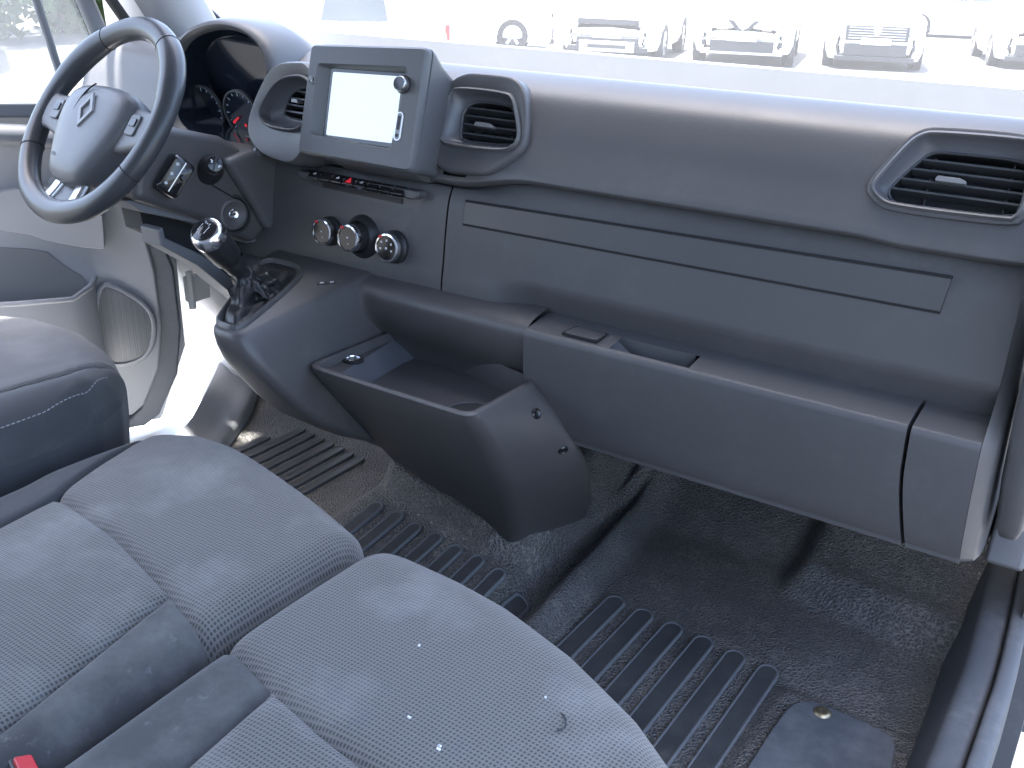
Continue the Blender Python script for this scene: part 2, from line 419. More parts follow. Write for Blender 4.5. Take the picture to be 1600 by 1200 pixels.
# hatch with its bolt
hb = MB(); poly = chaikin([(.640, .20), (.640, .640), (.668, .672), (.735, .672), (.812, .662), (.812, .20)], 2, .18)
hb.prism(poly, .0135, .0225)
ht = hb.build('floor_hatch', 'hatch', None, 40, bevel=.004)
tag(ht, 'grey felt covered floor hatch fixed with one brass bolt', 'hatch')
bl = MB(); bl.lathe([(.0, .0268), (.004, .0268), (.0055, .0275), (.010, .0262), (.013, .0238), (.014, .0215)], Matrix.Translation((.692, .652, 0)), 24)
bo = bl.build('bolt', 'brass', ht, 50)

# ================================================================== VAN BODY (passenger sill, driver jamb, pillars, glass)
body = thing('van_body', 'white van cab shell with dark sill trim, pillars and dusty windscreen round the seats', 'van body', (0, .5, -.3))
def extr(prof, ya, yb, name, mat, n_=24, fx=None, bevel=0, parent=body, smooth=50):
    q = MB(); q.loft([[(x + (fx(y) if fx else 0), y, z) for x, z in prof] for y in [ya + (yb - ya) * k / n_ for k in range(n_ + 1)]], False)
    return q.build(name, mat, parent, smooth)
sx = lambda y: .012 - .07 * max(0, y - .75) ** 1.2
extr(smooth_open([(.802, -.02), (.806, .0), (.838, .095), (.846, .108), (.874, .112), (.882, .108), (.886, .09)], 3), -.4, 1.25, 'sill_trim', 'sill', fx=sx, smooth=180)
extr(smooth_open([(.884, .06), (.885, .118), (.889, .125), (.908, .124), (.912, .115), (.912, .03)], 3), -.4, 1.3, 'door_seal', 'sill', fx=sx, smooth=180)
extr([(.906, .105), (.906, .05), (.895, -.05), (.88, -.30), (.86, -.42)], -.4, 1.3, 'sill_panel', 'sill', fx=sx)
# driver side: white step, jamb and hinge pillar
q = MB(); q.loft([[(-.58, -.4, -.010), (-.58, 1.02, -.010)], [(-.90, -.4, -.012), (-.90, 1.02, -.012)], [(-.93, -.4, -.02), (-.93, 1.02, .0)], [(-1.02, -.4, -.03), (-1.02, 1.02, -.02)], [(-1.05, -.4, -.3), (-1.05, 1.02, -.3)]], False)
q.build('door_step', 'vanwhite', body, 60)
jr = []
for z, xo, ya in ((-.02, -.93, .99), (.08, -.91, .985), (.2, -.905, .95), (.32, -.90, .86), (.5, -.895, .81), (.7, -.89, .785), (1.0, -.885, .77)):
    jr.append([(xo - .09, ya - .02, z), (xo - .03, ya - .012, z), (xo, ya + .015, z), (xo + .012, ya + .06, z), (xo + .012, 1.25, z)])
q = MB(); q.loft(jr, False); q.build('hinge_pillar', 'vanwhite', body, 60)
# hinges
for z in (.33, .66):
    q = MB(); q.box((-.885, .845, z), (.012, .028, .03)); q.tube([(-.878, .822, z - .045), (-.878, .822, z + .045)], .009)
    q.build('door_hinge', 'vanwhite', body, 40, bevel=.003)
# A pillars and windscreen
def pillar(sx_, name='a_pillar'):
    q = MB(); a, b_ = V((.885 * sx_, .93, .80)), V((.80 * sx_, .40, 1.52)); rings = []
    for t in (0, .25, .5, .75, 1):
        p = a.lerp(b_, t); w_ = .085
        rings.append([(p.x - .02 * sx_, p.y + w_, p.z + .02), (p.x - .055 * sx_, p.y + w_ * .6, p.z + .012), (p.x - .065 * sx_, p.y, p.z), (p.x - .045 * sx_, p.y - w_ * .55, p.z - .01),
                      (p.x, p.y - w_ * .7, p.z - .015), (p.x + .04 * sx_, p.y - .02, p.z), (p.x + .03 * sx_, p.y + w_, p.z + .02)])
    q.loft(rings, True, True, True); return q.build(name, 'doorcard', body, 60)
pillar(-1); pillar(1)
q = MB(); ws = []
for j in range(13):
    t = j / 12; ws.append([((-.90 + .07 * t) * (1 - 2 * i / 20), 1.34 - .88 * t + .06 * (1 - (1 - 2 * i / 20) ** 2), .68 + .86 * t) for i in range(21)])
q.loft(ws, False); q.build('windscreen', 'windscreen', body, 180)
# black windscreen rubber along the driver pillar
q = MB(); q.tube([(-.855, 1.05, .83), (-.835, .80, 1.02), (-.80, .50, 1.36)], .006); q.build('screen_seal', 'rubber', body, 60)
q = MB(); q.tube([(-.905, .845, .78), (-.885, .70, .965), (-.84, .42, 1.30)], .011); q.build('pillar_seal', 'rubber', body, 60)
q = MB(); q.box((0, -.21, 1.66), (.92, .88, .02)); q.build('roof', 'doorcard', body, 0)  # unseen roof, front edge carried past the windscreen top to shade the pad
for sx_ in (-1, 1):
    q = MB(); q.box((.90 * sx_, -.26, 1.555), (.045, .83, .085)); q.build('cant_rail', 'doorcard', body, 40, bevel=.02)
q = MB(); q.box((0, -1.0, .70), (.95, .015, .95)); q.build('bulkhead', 'doorcard', body, 0)
q = MB(); q.box((0, 1.34, .25), (.95, .02, .62)); q.build('firewall', 'doordark', body, 0)
q = MB(); q.box((.925, 1.12, .30), (.02, .20, .55)); q.build('kick_panel', 'sill', body, 0)
# plastic entry trim on the driver side of the floor
q = MB(); inn = [(-.63, .30), (-.63, .55), (-.665, .665), (-.735, .785), (-.800, .895), (-.845, .955), (-.90, 1.02)]; outr = [(-.71, .30), (-.715, .55), (-.745, .665), (-.845, .795), (-.945, .915), (-.985, .96), (-1.02, 1.02)]
inn, outr = smooth_open(inn, 2), smooth_open(outr, 2); rings = []
for k, (dz, t) in enumerate(((-.01, 0), (.018, .02), (.030, .10), (.036, .30), (.052, .55), (.075, .80), (.082, .92), (.074, 1.0), (-.03, 1.02))): rings.append([(a[0] + (b_[0] - a[0]) * t, a[1] + (b_[1] - a[1]) * t, dz) for a, b_ in zip(inn, outr)])
q.loft(rings, False); q.build('entry_trim', 'entrygrey', body, 60)

# ================================================================== DASHBOARD
dash = thing('dashboard', 'dark grey plastic van dashboard with vents, touch screen and glove box under windscreen', 'dashboard', (0, .95, .3))
# --- vent outlines (local plane coordinates)
MVr = plane((.05, .634, .82), 0, 22); MVe = plane((.70, .634, .82), 0, 22); MVl = plane((-.184, .585, .823), 6, 14)
MR_out = [(-.075, .075), (.043, .078), (.064, .071), (.079, .056), (.088, .036), (.101, -.009), (.098, -.030), (.078, -.051), (.054, -.069), (.033, -.075), (-.075, -.078)]
MR_bez = [(-.043, .050), (.049, .050), (.062, .043), (.079, .010), (.087, -.011), (.083, -.024), (.067, -.034), (-.036, -.037), (-.050, -.030), (-.053, -.017), (-.052, .041)]
MR_gr = [(-.035, .037), (.043, .038), (.057, .030), (.073, .003), (.079, -.012), (.071, -.021), (-.019, -.025), (-.030, -.018)]
ER_out = [(-.004, .068), (.100, .071), (.112, .060), (.120, .0), (.115, -.028), (.103, -.036), (-.029, -.039), (-.048, -.032), (-.062, -.020), (-.064, -.008), (-.058, .006), (-.033, .051), (-.019, .063)]
ER_gr = [(.007, .042), (.098, .043), (.106, .036), (.112, -.005), (.108, -.013), (.102, -.023), (-.026, -.028), (-.040, -.017), (-.040, -.007), (-.014, .029), (-.004, .039)]
ML_out = [(-.04, .070), (-.135, .064), (-.168, .045), (-.203, -.028), (-.199, -.070), (-.148, -.097), (-.04, -.100)]
ML_bez = [(-.045, .046), (-.130, .039), (-.166, -.008), (-.172, -.031), (-.143, -.046), (-.045, -.041)]
ML_gr = [(-.05, .031), (-.118, .026), (-.140, -.011), (-.135, -.025), (-.05, -.024)]
def world_xz(poly, M): return [((M @ V((u, v_, 0))).x, (M @ V((u, v_, 0))).z) for u, v_ in poly]
HOLES = [[(-.343, .80), (-.350, .855), (-.375, .895), (-.415, .920), (-.472, .931), (-.53, .925), (-.58, .905), (-.607, .86), (-.607, .80), (-.58, .745), (-.47, .70), (-.362, .70)], world_xz(offset(chaikin(MR_out), -.012), MVr), world_xz(offset(chaikin(ER_out), -.004), MVe), world_xz(offset(chaikin(ML_out), -.004), MVl)]
# --- upper pad
PAD = [(1.40, .66), (1.20, .72), (1.05, .765), (.92, .812), (.80, .870), (.742, .8915), (.702, .8865), (.668, .867), (.645, .834), (.630, .80), (.617, .775), (.609, .760), (.609, .7535), (.624, .747), (.66, .744)]
PADS = crom(PAD, 5)
def pad_pt(x, y, z):
    low = 1 - sstep(.74, .80, z)
    dz = -.022 * (1 - sstep(.03, .17, x)) * low - .005 * sstep(.63, .70, x) * low
    if x > .77: y = y + .35 * max(0, x - .77) ** 1.5
    if x < -.35: z = z - .06 * sstep(-.35, -.42, x) * sstep(.80, .90, z) * 0
    return (x, y, z + dz)
pd = MB(); nx = 240; xs = [-.90 + 1.735 * i / nx for i in range(nx + 1)]; m_ = len(PADS)
vs = [pad_pt(x, *p) for x in xs for p in PADS]; fs = []
for i in range(nx):
    for j in range(m_ - 1):
        c_ = ((xs[i] + xs[i + 1]) / 2, (PADS[j][1] + PADS[j + 1][1]) / 2)
        if any(inside(c_, h) and PADS[j][0] < (.90 if k == 0 else .68 if k < 3 else .72) for k, h in enumerate(HOLES)): continue
        fs.append((i * m_ + j, i * m_ + j + 1, (i + 1) * m_ + j + 1, (i + 1) * m_ + j))
pd.add(vs, fs); pd.build('upper_panel', 'dash', dash, 180)
# --- lower panel / centre stack share one section
LOW = [(.655, .765), (.645, .757), (.628, .742), (.616, .722), (.607, .70), (.600, .66), (.5950, .618), (.5945, .606), (.5975, .596), (.604, .584), (.613, .566), (.625, .54)]
LOWF = [(.655, .765), (.645, .757), (.628, .742), (.616, .722), (.607, .70), (.600, .66), (.5945, .615), (.5925, .600), (.5905, .588), (.589, .576), (.588, .562), (.587, .548)]
LS, LF = crom(LOW, 5), crom(LOWF, 5)
def low_panel(xa, xb, name, mat, zcut=None):
    q = MB(); n_ = max(8, int((xb - xa) / .008)); rings = []
    for i in range(n_ + 1):
        x = xa + (xb - xa) * i / n_; k = sstep(.11, .19, x); r = []
        for a, b_ in zip(LS, LF):
            y, z = a[0] * k + b_[0] * (1 - k), a[1] * k + b_[1] * (1 - k)
            z -= .022 * (1 - sstep(.03, .17, x)) * sstep(.72, .75, z)
            r.append((x - .13 * (z - .64) * (1 if False else 0), y, z))
        rings.append(r)
    q.loft(rings, False); return q.build(name, mat, dash, 180)
low_panel(.0245, .832, 'lower_panel', 'dash_low'); low_panel(-.50, .0215, 'centre_panel', 'dash_low')
q = MB(); q.box((.02, .64, .66), (.02, .012, .11)); q.build('seam_backing', 'gap', dash, 0)
q = MB(); q.box((.245, .86, .57), (.575, .12, .20)); q.build('dash_light_block', 'gap', dash, 0)  # added unseen box, stops sunlight leaking through the hollow dash
# --- long trim strip with its groove
MS = plane((-.1, .5985, .64), 0, 7.2)
st = [(.156, .069), (.855, .081), (.8505, .041), (.1545, .036)]
q = MB(); q.prism(offset(st, .0032), -.004, .0016, MS); gr = q.build('trim_groove', 'gap', dash, 0)
q = MB(); q.prism(st, -.002, .0026, MS); q.build('trim_strip', 'strip', dash, 40, bevel=.001)
# --- glove box lid with recessed pull
GL = crom([(.640, .5635), (.615, .5625), (.590, .560), (.566, .5565), (.5535, .5545), (.5475, .5525), (.5445, .547), (.5445, .540), (.5470, .52), (.5545, .48), (.5640, .44), (.5755, .402), (.587, .379), (.600, .368), (.70, .360)], 5)
def glove(xa, xb, name, mat, skewa, skewb, hole=None):
    xs_ = sorted(set([xa + (xb - xa) * i / 60 for i in range(61)] + (list(hole[:2]) if hole else []))); n_ = len(GL); vs, fs = [], []
    for x in xs_:
        t = (x - xa) / (xb - xa)
        for y, z in GL: vs.append((x + (1 - t) * skewa(z) + t * skewb(z), y, z))
    for i in range(len(xs_) - 1):
        for j in range(n_ - 1):
            yc = (GL[j][0] + GL[j + 1][0]) / 2; xc = (xs_[i] + xs_[i + 1]) / 2
            if hole and hole[0] < xc < hole[1] and hole[2] < yc < hole[3] and GL[j][1] > .545: continue
            fs.append((i * n_ + j, i * n_ + j + 1, (i + 1) * n_ + j + 1, (i + 1) * n_ + j))
    q = MB(); q.add(vs, fs)
    # close the two ends so the seams have depth
    for i, sk in ((0, skewa), (len(xs_) - 1, skewb)):
        a = [vs[i * n_ + j] for j in range(n_)]; b_ = [(p[0], p[1] + .03, p[2] - .012) for p in a]; q.loft([a, b_], False)
    return q.build(name, mat, dash, 50)
skl = lambda z: .012 * sstep(.40, .56, z) + .01 * (1 - sstep(.36, .50, z))
skr = lambda z: .014 * (1 - sstep(.34, .50, z))
lid = glove(.196, .7495, 'glove_box_lid', 'dash_low', skl, skr, (.335, .458, .5535, .588))
glove(.7545, .832, 'glove_box_end', 'dash_low', skr, lambda z: 0)
q = MB(); q.box((.752, .63, .47), (.008, .02, .085)); q.build('seam_backing', 'gap', dash, 0)
q = MB(); q.box((.20, .66, .50), (.03, .02, .09)); q.build('seam_backing', 'gap', dash, 0)
hx0, hx1, hy0, hy1 = .335, .458, .5535, .588
q = MB(); zt = lambda y: .5535 + (.560 - .5535) * (y - .553) / .037
q.add([(hx0, hy0, zt(hy0)), (hx1, hy0, zt(hy0)), (hx1, hy1 + .003, zt(hy1) + .0005), (hx0, hy1 + .003, zt(hy1) + .0005), (hx0 + .02, hy0 + .012, .532), (hx1 - .004, hy0 + .012, .532), (hx1 - .003, hy1, .53), (hx0 + .02, hy1, .53)],
      [(0, 1, 5, 4), (1, 2, 6, 5), (2, 3, 7, 6), (3, 0, 4, 7), (4, 5, 6, 7)])
q.build('pull_recess', 'dash_low', lid, 0)
q = MB(); q.add([(.327, .5545, .555), (.341, .5545, .5545), (.372, .584, .5345), (.330, .5875, .5605), (.327, .556, .551), (.372, .575, .531)], [(0, 1, 2, 3), (1, 5, 2), (0, 4, 5, 1)])
q.build('pull_wedge', 'bezel', lid, 0)
q = MB(); q.prism(chaikin([(.268, .5565), (.320, .5565), (.321, .589), (.270, .589)], 1, .1), .5585, .5607); q.build('release_button', 'dash', lid, 40, bevel=.0012)
q = MB(); q.prism([(.2655, .5552), (.3225, .5552), (.3235, .5905), (.2675, .5905)], .5560, .5601); q.build('button_surround', 'gap', lid, 0)
# --- dash end by the passenger door
q = MB(); rr = [(y, z) for y, z in GL[8:]]
end = [(.5465, .552), (.5455, .53), (.5545, .48), (.564, .44), (.5755, .402), (.587, .379), (.600, .368), (.80, .34), (.84, .60), (.80, .80), (.72, .878), (.66, .855), (.63, .80), (.618, .765), (.60, .70), (.594, .61)]
q.loft([[(.8325, y, z) for y, z in end], [(.846, y + .012, z) for y, z in end], [(.85, y + .03, z) for y, z in end]], True, True, True); q.build('end_panel', 'dash', dash, 40)
q = MB(); rings = []
for z, y, hw, hd in ((.405, .640, .004, .012), (.412, .637, .011, .026), (.43, .632, .016, .036), (.50, .615, .020, .045), (.60, .595, .021, .050), (.72, .562, .021, .052), (.85, .52, .021, .052), (1.0, .46, .021, .052)):
    rings.append([(.876 + hw * math.copysign(abs(math.cos(a)) ** .4, math.cos(a)), y + hd * math.copysign(abs(math.sin(a)) ** .4, math.sin(a)), z) for a in [2 * math.pi * k / 20 for k in range(20)]])
q.loft(rings, True, True, True); q.build('pillar_trim', 'dash', dash, 60)
q = MB(); q.prism([(.66, .345), (.80, .30), (.92, .30), (.92, .47), (.72, .45)], .853, .900, Matrix(((0, 0, 1, 0), (1, 0, 0, 0), (0, 1, 0, 0), (0, 0, 0, 1)))); q.build('end_cover', 'dash', dash, 40, bevel=.006)

# --- air vents
def vent(M, out, bez, gr, slats, verts, tabu, tabv, name='air_vent', lift=.004, plate=None, depth=.045, label=None):
    c = (sum(p[0] for p in bez) / len(bez), sum(p[1] for p in bez) / len(bez))
    P = lambda poly, w_: [M @ V((u, v_, w_)) for u, v_ in poly]
    so, sb, sg = polar(chaikin(out, 3), c), polar(chaikin(bez, 3), c), polar(chaikin(gr, 3), c)
    root = None; q = MB()
    q.loft([P(offset(so, .001), -.03 if lift < .01 else -.075), P(so, -.004), P(offset(so, -.001), lift * .6), P(offset(so, -.004), lift), P(offset(so, -.007), lift), P(offset(sb, .004), lift * .6), P(offset(sb, .0015), lift + .0025), P(sb, lift + .0035), P(offset(sb, -.002), lift + .002)])
    root = q.build(name, 'dash', dash, 50, label=label)
    q = MB(); q.loft([P(offset(sb, -.002), lift + .002), P(offset(sb, -.005), -.003), P(offset(sg, .004), -.012), P(offset(sg, .0015), -.013), P(sg, -.0105), P(offset(sg, -.0015), -.013)]); q.build('frame', 'bezel', root, 50)
    q = MB(); q.loft([P(offset(sg, -.0015), -.013), P(offset(sg, -.002), -depth)], True, False, True); q.build('duct', 'deep', root, 50)
    gg = offset(sg, -.001)
    for v_ in slats:
        s_ = hspan(gg, v_)
        if not s_: continue
        q = MB(); A = M @ Matrix.Translation((0, v_, -.0145)) @ Matrix.Rotation(R(-14), 4, 'X')
        q.box(((s_[0] + s_[1]) / 2, 0, -.006), ((s_[1] - s_[0]) / 2, .0013, .0085), A); q.build('slat', 'slat', root, 0)
    for u_ in verts:
        s_ = vspan(gg, u_)
        if not s_: continue
        q = MB(); q.box((u_, (s_[0] + s_[1]) / 2, -.036), (.001, (s_[1] - s_[0]) / 2, .007), M); q.build('vane', 'slat', root, 0)
    if tabu:
        q = MB(); tu = (tabu[0] + tabu[1]) / 2; hw = (tabu[1] - tabu[0]) / 2
        q.prism([(tu - hw, tabv + .002), (tu - hw * .9, tabv + .0045), (tu + hw * .55, tabv + .0045), (tu + hw, tabv + .0015), (tu + hw, tabv - .002), (tu - hw, tabv - .002)], -.016, -.004, M)
        q.build('tab', 'tab', root, 40, bevel=.001)
    return root
vent(MVr, MR_out, MR_bez, MR_gr, (.026, .014, .001, -.0125), (.052, -.014), (-.003, .031), .001, lift=.006, label='air vent right of the screen')
vent(MVe, ER_out, offset(ER_out, -.008), ER_gr, (.030, .018, .005, -.008), (.087, .0), (.010, .044), .008, lift=.003, label='large air vent at passenger end')
vent(MVl, ML_out, ML_bez, ML_gr, (.020, .008, -.003, -.014), (-.095,), (-.115, -.098), .003, lift=.012, label='air vent left of the screen')
MVd = plane((-.80, .70, .79), -8, 10)
D_out = [(-.055, .055), (.045, .055), (.06, .04), (.06, -.045), (.045, -.06), (-.05, -.06), (-.062, -.045), (-.066, .04)]
vent(MVd, D_out, offset(D_out, -.014), offset(D_out, -.026), (.020, .007, -.006, -.019), (-.014, .014), (-.008, .008), .0, lift=.028, label='air vent by driver window')

# --- media unit
MU = plane((-.0875, .534, .846), -3, 16)
P = lambda poly, w_: [MU @ V((u, v_, w_)) for u, v_ in poly]
def quad_round(q_, r=.10, it=3): return chaikin([q_[0], q_[1], q_[2], q_[3]] if len(q_) == 4 else q_, 0)
so = [(-.108, .080), (.106, .089), (.108, -.087), (-.107, -.082)]; rec = [(-.090, .053), (.078, .060), (.068, -.060), (-.088, -.054)]; scn = [(-.068, .044), (.061, .047), (.063, -.049), (-.065, -.050)]
q = MB(); sh = lambda p, du, dv, s_: [(u * s_ + du, v_ * s_ + dv) for u, v_ in p]
q.loft([P(sh(rq(so, .012), -.005, -.012, .86), -.115), P(sh(rq(so, .012), 0, -.004, .95), -.05), P(offset(rq(so, .010), .001), -.022), P(offset(rq(so, .010), .001), -.017), P(offset(rq(so, .010), -.001), -.016), P(offset(rq(so, .010), -.001), -.014),
        P(offset(rq(so, .010), .001), -.013), P(rq(so, .010), -.003), P(offset(rq(so, .010), -.003), 0)], True, True, False)
mu = q.build('media_unit', 'unit', dash, 40)
q = MB(); q.loft([P(offset(rq(so, .010), -.003), 0), P(rq(rec, .008), 0), P(offset(rq(rec, .008), -.002), -.002), P(rq([(-.074, .049), (.066, .052), (.067, -.055), (-.071, -.055)], .004), -.013)])
q.build('bezel', 'unit', mu, 40)
q = MB(); q.prism([(-.080, .055), (.085, .058), (.074, -.060), (-.078, -.060)], -.018, -.0135, MU); q.build('display_border', 'gloss', mu, 0)
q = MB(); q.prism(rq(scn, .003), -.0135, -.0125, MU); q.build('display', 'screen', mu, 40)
Mk = MU @ Matrix.Translation((.075, .034, 0))
q = MB(); q.lathe([(.0135, -.006), (.0135, .0), (.0115, .001)], Mk); kn = q.build('volume_knob', 'black', mu, 40)
q = MB(); q.lathe([(.0108, .0), (.0108, .010), (.0098, .012), (.0092, .0123)], Mk, cap1=False); q.build('ring', 'satin', kn, 40)
q = MB(); q.lathe([(.0092, .0118), (.004, .0116)], Mk, cap0=False); q.build('cap', 'gloss', kn, 40)
q = MB(); q.prism(rrect(.0705, .0835, -.046, -.004, .006), -.004, .0012, MU); us = q.build('usb_port', 'satin', mu, 40, bevel=.0008)
q = MB(); q.prism(rrect(.073, .081, -.044, -.006, .0038), .0, .0015, MU); q.build('port_face', 'tab', us, 40)
q = MB(); q.prism(rrect(.0745, .0795, -.030, -.010, .001), .0, .0019, MU); q.build('usb_slot', 'black', us, 0)
q = MB(); q.lathe([(.0026, .0), (.0026, .0019)], MU @ Matrix.Translation((.077, -.038, 0))); q.build('jack_hole', 'black', us, 40)
Mb = MU @ Matrix.Translation((-.0955, .027, 0))
q = MB(); q.lathe([(.0062, -.002), (.0062, .0012), (.0052, .0018)], Mb); pb = q.build('power_button', 'tab', mu, 40)
q = MB(); q.lathe([(.0048, .001), (.0048, .0022), (.004, .0024)], Mb); q.build('cap', 'gloss', pb, 40)
q = MB(); q.box((-.0955, .027, .0026), (.0006, .0024, .0003), MU); q.box((-.0955 + .0015, .0288, .0026), (.0012, .0005, .0003), MU); q.box((-.0955 + .0015, .0252, .0026), (.0012, .0005, .0003), MU); q.build('symbol', 'icon', pb, 0)
# neck under the unit
q = MB(); q.loft([[(-.188, .562, .768), (-.004, .556, .768), (-.010, .64, .775), (-.188, .64, .775)], [(-.190, .575, .748), (-.008, .570, .746), (-.012, .64, .746), (-.190, .64, .748)], [(-.186, .602, .728), (-.020, .601, .728), (-.020, .64, .72), (-.186, .64, .72)]], True, True, True)
q.build('unit_neck', 'unit', dash, 40, bevel=.004)
# --- switch row
MSw = plane((-.1, .600, .64), 0, 7.2)
q = MB(); hp = [(-.176, .069), (-.174, .058), (-.165, .045), (-.155, .042), (.058, .041), (.067, .044), (.076, .058), (.079, .074), (-.172, .0745)]
q.prism(hp, -.004, .0020, MSw); sw = q.build('switch_row', 'dash', dash, 40, bevel=.002)
q = MB(); q.prism([(-.176, .0745), (.080, .075), (.0795, .0655), (.070, .0600), (-.168, .0605), (-.1765, .066)], 0, .022, MSw); q.build('switch_shelf', 'dash', sw, 40, bevel=.004)
q = MB(); q.prism([(-.136, .0505), (.034, .0475), (.034, .0555), (-.136, .0585)], 0, .004, MSw); q.build('card_slot', 'black', sw, 0)
for k in range(8):
    u0 = -.150 + .0255 * k; v_ = .0700 - .0002 * k
    q = MB(); A = MSw @ Matrix.Translation((u0 + .0122, v_, .0195)) @ Matrix.Rotation(R(-48), 4, 'X'); q.box((0, 0, 0), (.0119, .0085, .004), A); bt = q.build('button', 'gloss', sw, 40, bevel=.0015)
    if k == 3:
        q = MB(); q.prism([(-.0062, -.005), (.0062, -.005), (0, .006)], .004, .0047, A); q.build('hazard_symbol', 'redlit', bt, 0)
    elif k in (0, 4, 2):
        q = MB(); q.box((0, 0, .0042), (.0028, .0012, .0003), A); q.box((.001, .0022, .0042), (.0012, .0008, .0003), A); q.build('symbol', 'icon', bt, 0)
# --- heater controls
pi_ = chaikin([(-.187, .022), (-.172, -.028), (-.146, -.053), (-.128, -.0595), (.072, -.0625), (.083, -.052), (.095, .022), (.0, .028)], 2)
q = MB(); c0 = (-.05, -.02); rp = polar(pi_, c0)
q.loft([[MSw @ V((*p, -.004)) for p in rp], [MSw @ V((*p, .0012)) for p in offset(rp, -.0005)], [MSw @ V((*p, .0026)) for p in offset(rp, -.004)], [MSw @ V((*p, .0008)) for p in offset(rp, -.009)]], True, False, True)
hp_ = q.build('heater_panel', 'dash', dash, 60)
def dial(u, v_, r, h, base, icons, red=True):
    A = MSw @ Matrix.Translation((u, v_, 0))
    q = MB()
    if base: q.lathe([(r * 1.62, -.002), (r * 1.60, .003), (r * 1.25, .014), (r * 1.18, .016)], A, 36, False, False)
    q.lathe([(r * 1.16, -.002), (r * 1.14, .008), (r * 1.05, .010), (r * 1.0, h * .55), (r * .97, h - .004)], A, 36, True, True)
    d = q.build('rotary_dial', 'black', dash, 40)
    q = MB(); q.lathe([(r * .98, h - .011), (r * 1.0, h - .002), (r * .96, h), (r * .84, h + .0006), (r * .82, h - .001)], A, 36, False, False); q.build('ring', 'chrome', d, 40)
    q = MB(); q.lathe([(r * .83, h - .002), (r * .83, h - .0008), (r * .2, h - .0004)], A, 36, False, True); q.build('face', 'gloss', d, 40)
    q = MB()
    for iu, iv, s_ in icons: q.box((iu * r, iv * r, h), (.0012 * s_, .0012 * s_, .0003), A)
    q.build('symbol', 'icon', d, 0)
    q = MB(); a = R(128); q.box((r * .90 * math.cos(a), r * .90 * math.sin(a), h - .001), (.0028, .002, .0022), A @ Matrix.Identity(4)); q.build('pointer', 'red', d, 40)
dial(-.114, -.019, .0215, .026, False, [(0, .05, 1), (.15, -.35, .8)])
dial(-.044, -.017, .0225, .040, True, [(0, .05, 1.2), (.1, -.4, .7)])
dial(.026, -.022, .0235, .026, False, [(-.45, .35, 1.3), (0, .5, 1.3), (.4, .3, 1.3), (.45, -.15, 1.3), (-.5, -.1, 1.3), (.0, -.02, 1.5)])

# --- instrument binnacle
BO = [(-.358, .80), (-.360, .855), (-.375, .895), (-.415, .920), (-.472, .931), (-.53, .925), (-.58, .905), (-.605, .86), (-.605, .80), (-.58, .748), (-.47, .728), (-.40, .722), (-.362, .742)]
bc = (-.475, .82); bo_ = polar(chaikin(BO, 3), bc)
P2 = lambda poly, y, k=.28: [(x, y + k * (z - .82), z) for x, z in poly]
q = MB(); q.loft([[(x, .92, z - .055) for x, z in offset(bo_, -.01)], P2(offset(bo_, .012), .68), P2(offset(bo_, .014), .62), P2(offset(bo_, .010), .602), P2(offset(bo_, .004), .598), P2(offset(bo_, -.001), .602), P2(offset(bo_, -.006), .615)]); bn = q.build('instrument_binnacle', 'dash', dash, 50)
q = MB(); q.loft([P2(offset(bo_, -.006), .615), P2(offset(bo_, -.012), .645, .1), P2(offset(bo_, -.016), .686, -.25)], True, False, True); q.build('binnacle_well', 'cluster', bn, 50)
MG = plane((-.487, .668, .779), 0, -14)
for cu_, rr_ in ((0, .045), (-.096, .045)):
    A = MG @ Matrix.Translation((cu_, 0, 0))
    q = MB(); q.lathe([(rr_, .000), (rr_, .006), (rr_ - .003, .006), (rr_ - .004, .001)], A, 40, False, False); q.build('gauge_ring', 'slat', bn, 40)
    q = MB(); q.lathe([(rr_ - .003, .002), (.002, .0022)], A, 40, False, True); gf = q.build('gauge_face', 'cluster', bn, 40)
    for k in range(13):
        a = R(225 - 270 * k / 12); q = MB(); q.box((0, 0, 0), (.0035 if k % 2 == 0 else .002, .0007, .0003), A @ Matrix.Rotation(a, 4, 'Z') @ Matrix.Translation((.037, 0, .003))); q.build('tick', 'tick', gf, 0)
    q = MB(); a = R(214); q.add([A @ Matrix.Rotation(a, 4, 'Z') @ V(p) for p in ((.010, -.0016, .006), (.031, -.0026, .006), (.033, .0, .006), (.031, .0026, .006), (.010, .0016, .006))], [(0, 1, 2, 3, 4)]); q.build('needle', 'redlit', bn, 0)
q = MB(); q.lathe([(.0032, .004), (.0032, .0045)], MG @ Matrix.Translation((.003, -.020, 0))); q.build('warning_lamp', 'redlit', bn, 0)
q = MB(); pts = [(-.58, .745), (-.53, .737), (-.46, .731), (-.415, .728), (-.385, .722), (-.364, .728), (-.354, .742)]
q.tube([(x, .600 + .28 * (z - .82), z) for x, z in smooth_open(pts, 2)], .0085, 10); q.build('binnacle_lip', 'bezel', bn, 60)

# --- pedestal and shelf for the gear lever
def ring_rr(xa, xb, ya, yb, r, z): return [(x, y, z(y) if callable(z) else z) for x, y in rrect(xa, xb, ya, yb, r, 7)]
zt_ = lambda y: .542 + .100 * (y - .315)
PED = [(.10, -.205, -.17, .80, .035), (.20, -.200, -.112, .665, .030), (.263, -.200, -.100, .575, .030), (.3075, -.196, -.091, .495, .030), (.363, -.190, -.087, .418, .028), (.41, -.186, -.086, .371, .027), (.459, -.183, -.0895, .332, .026), (.49, -.181, -.098, .311, .025),
       (.512, -.181, -.106, .302, .024), (-.012, -.181, -.117, .299, .023), (-.004, -.180, -.1225, .2995, .021), (0, -.178, -.1275, .303, .019)]
rings = []
for z, xl, xr, y0, r in PED:
    pl_ = rq([(xl, y0), (xr, y0), (xr, .95), (-.335, .95), (-.335, y0 + .255)], r, 7)
    rings.append([(x, y, (zt_(y) + z) if z <= 0 else z) for x, y in pl_])
q = MB(); q.loft(rings, True, False, True)
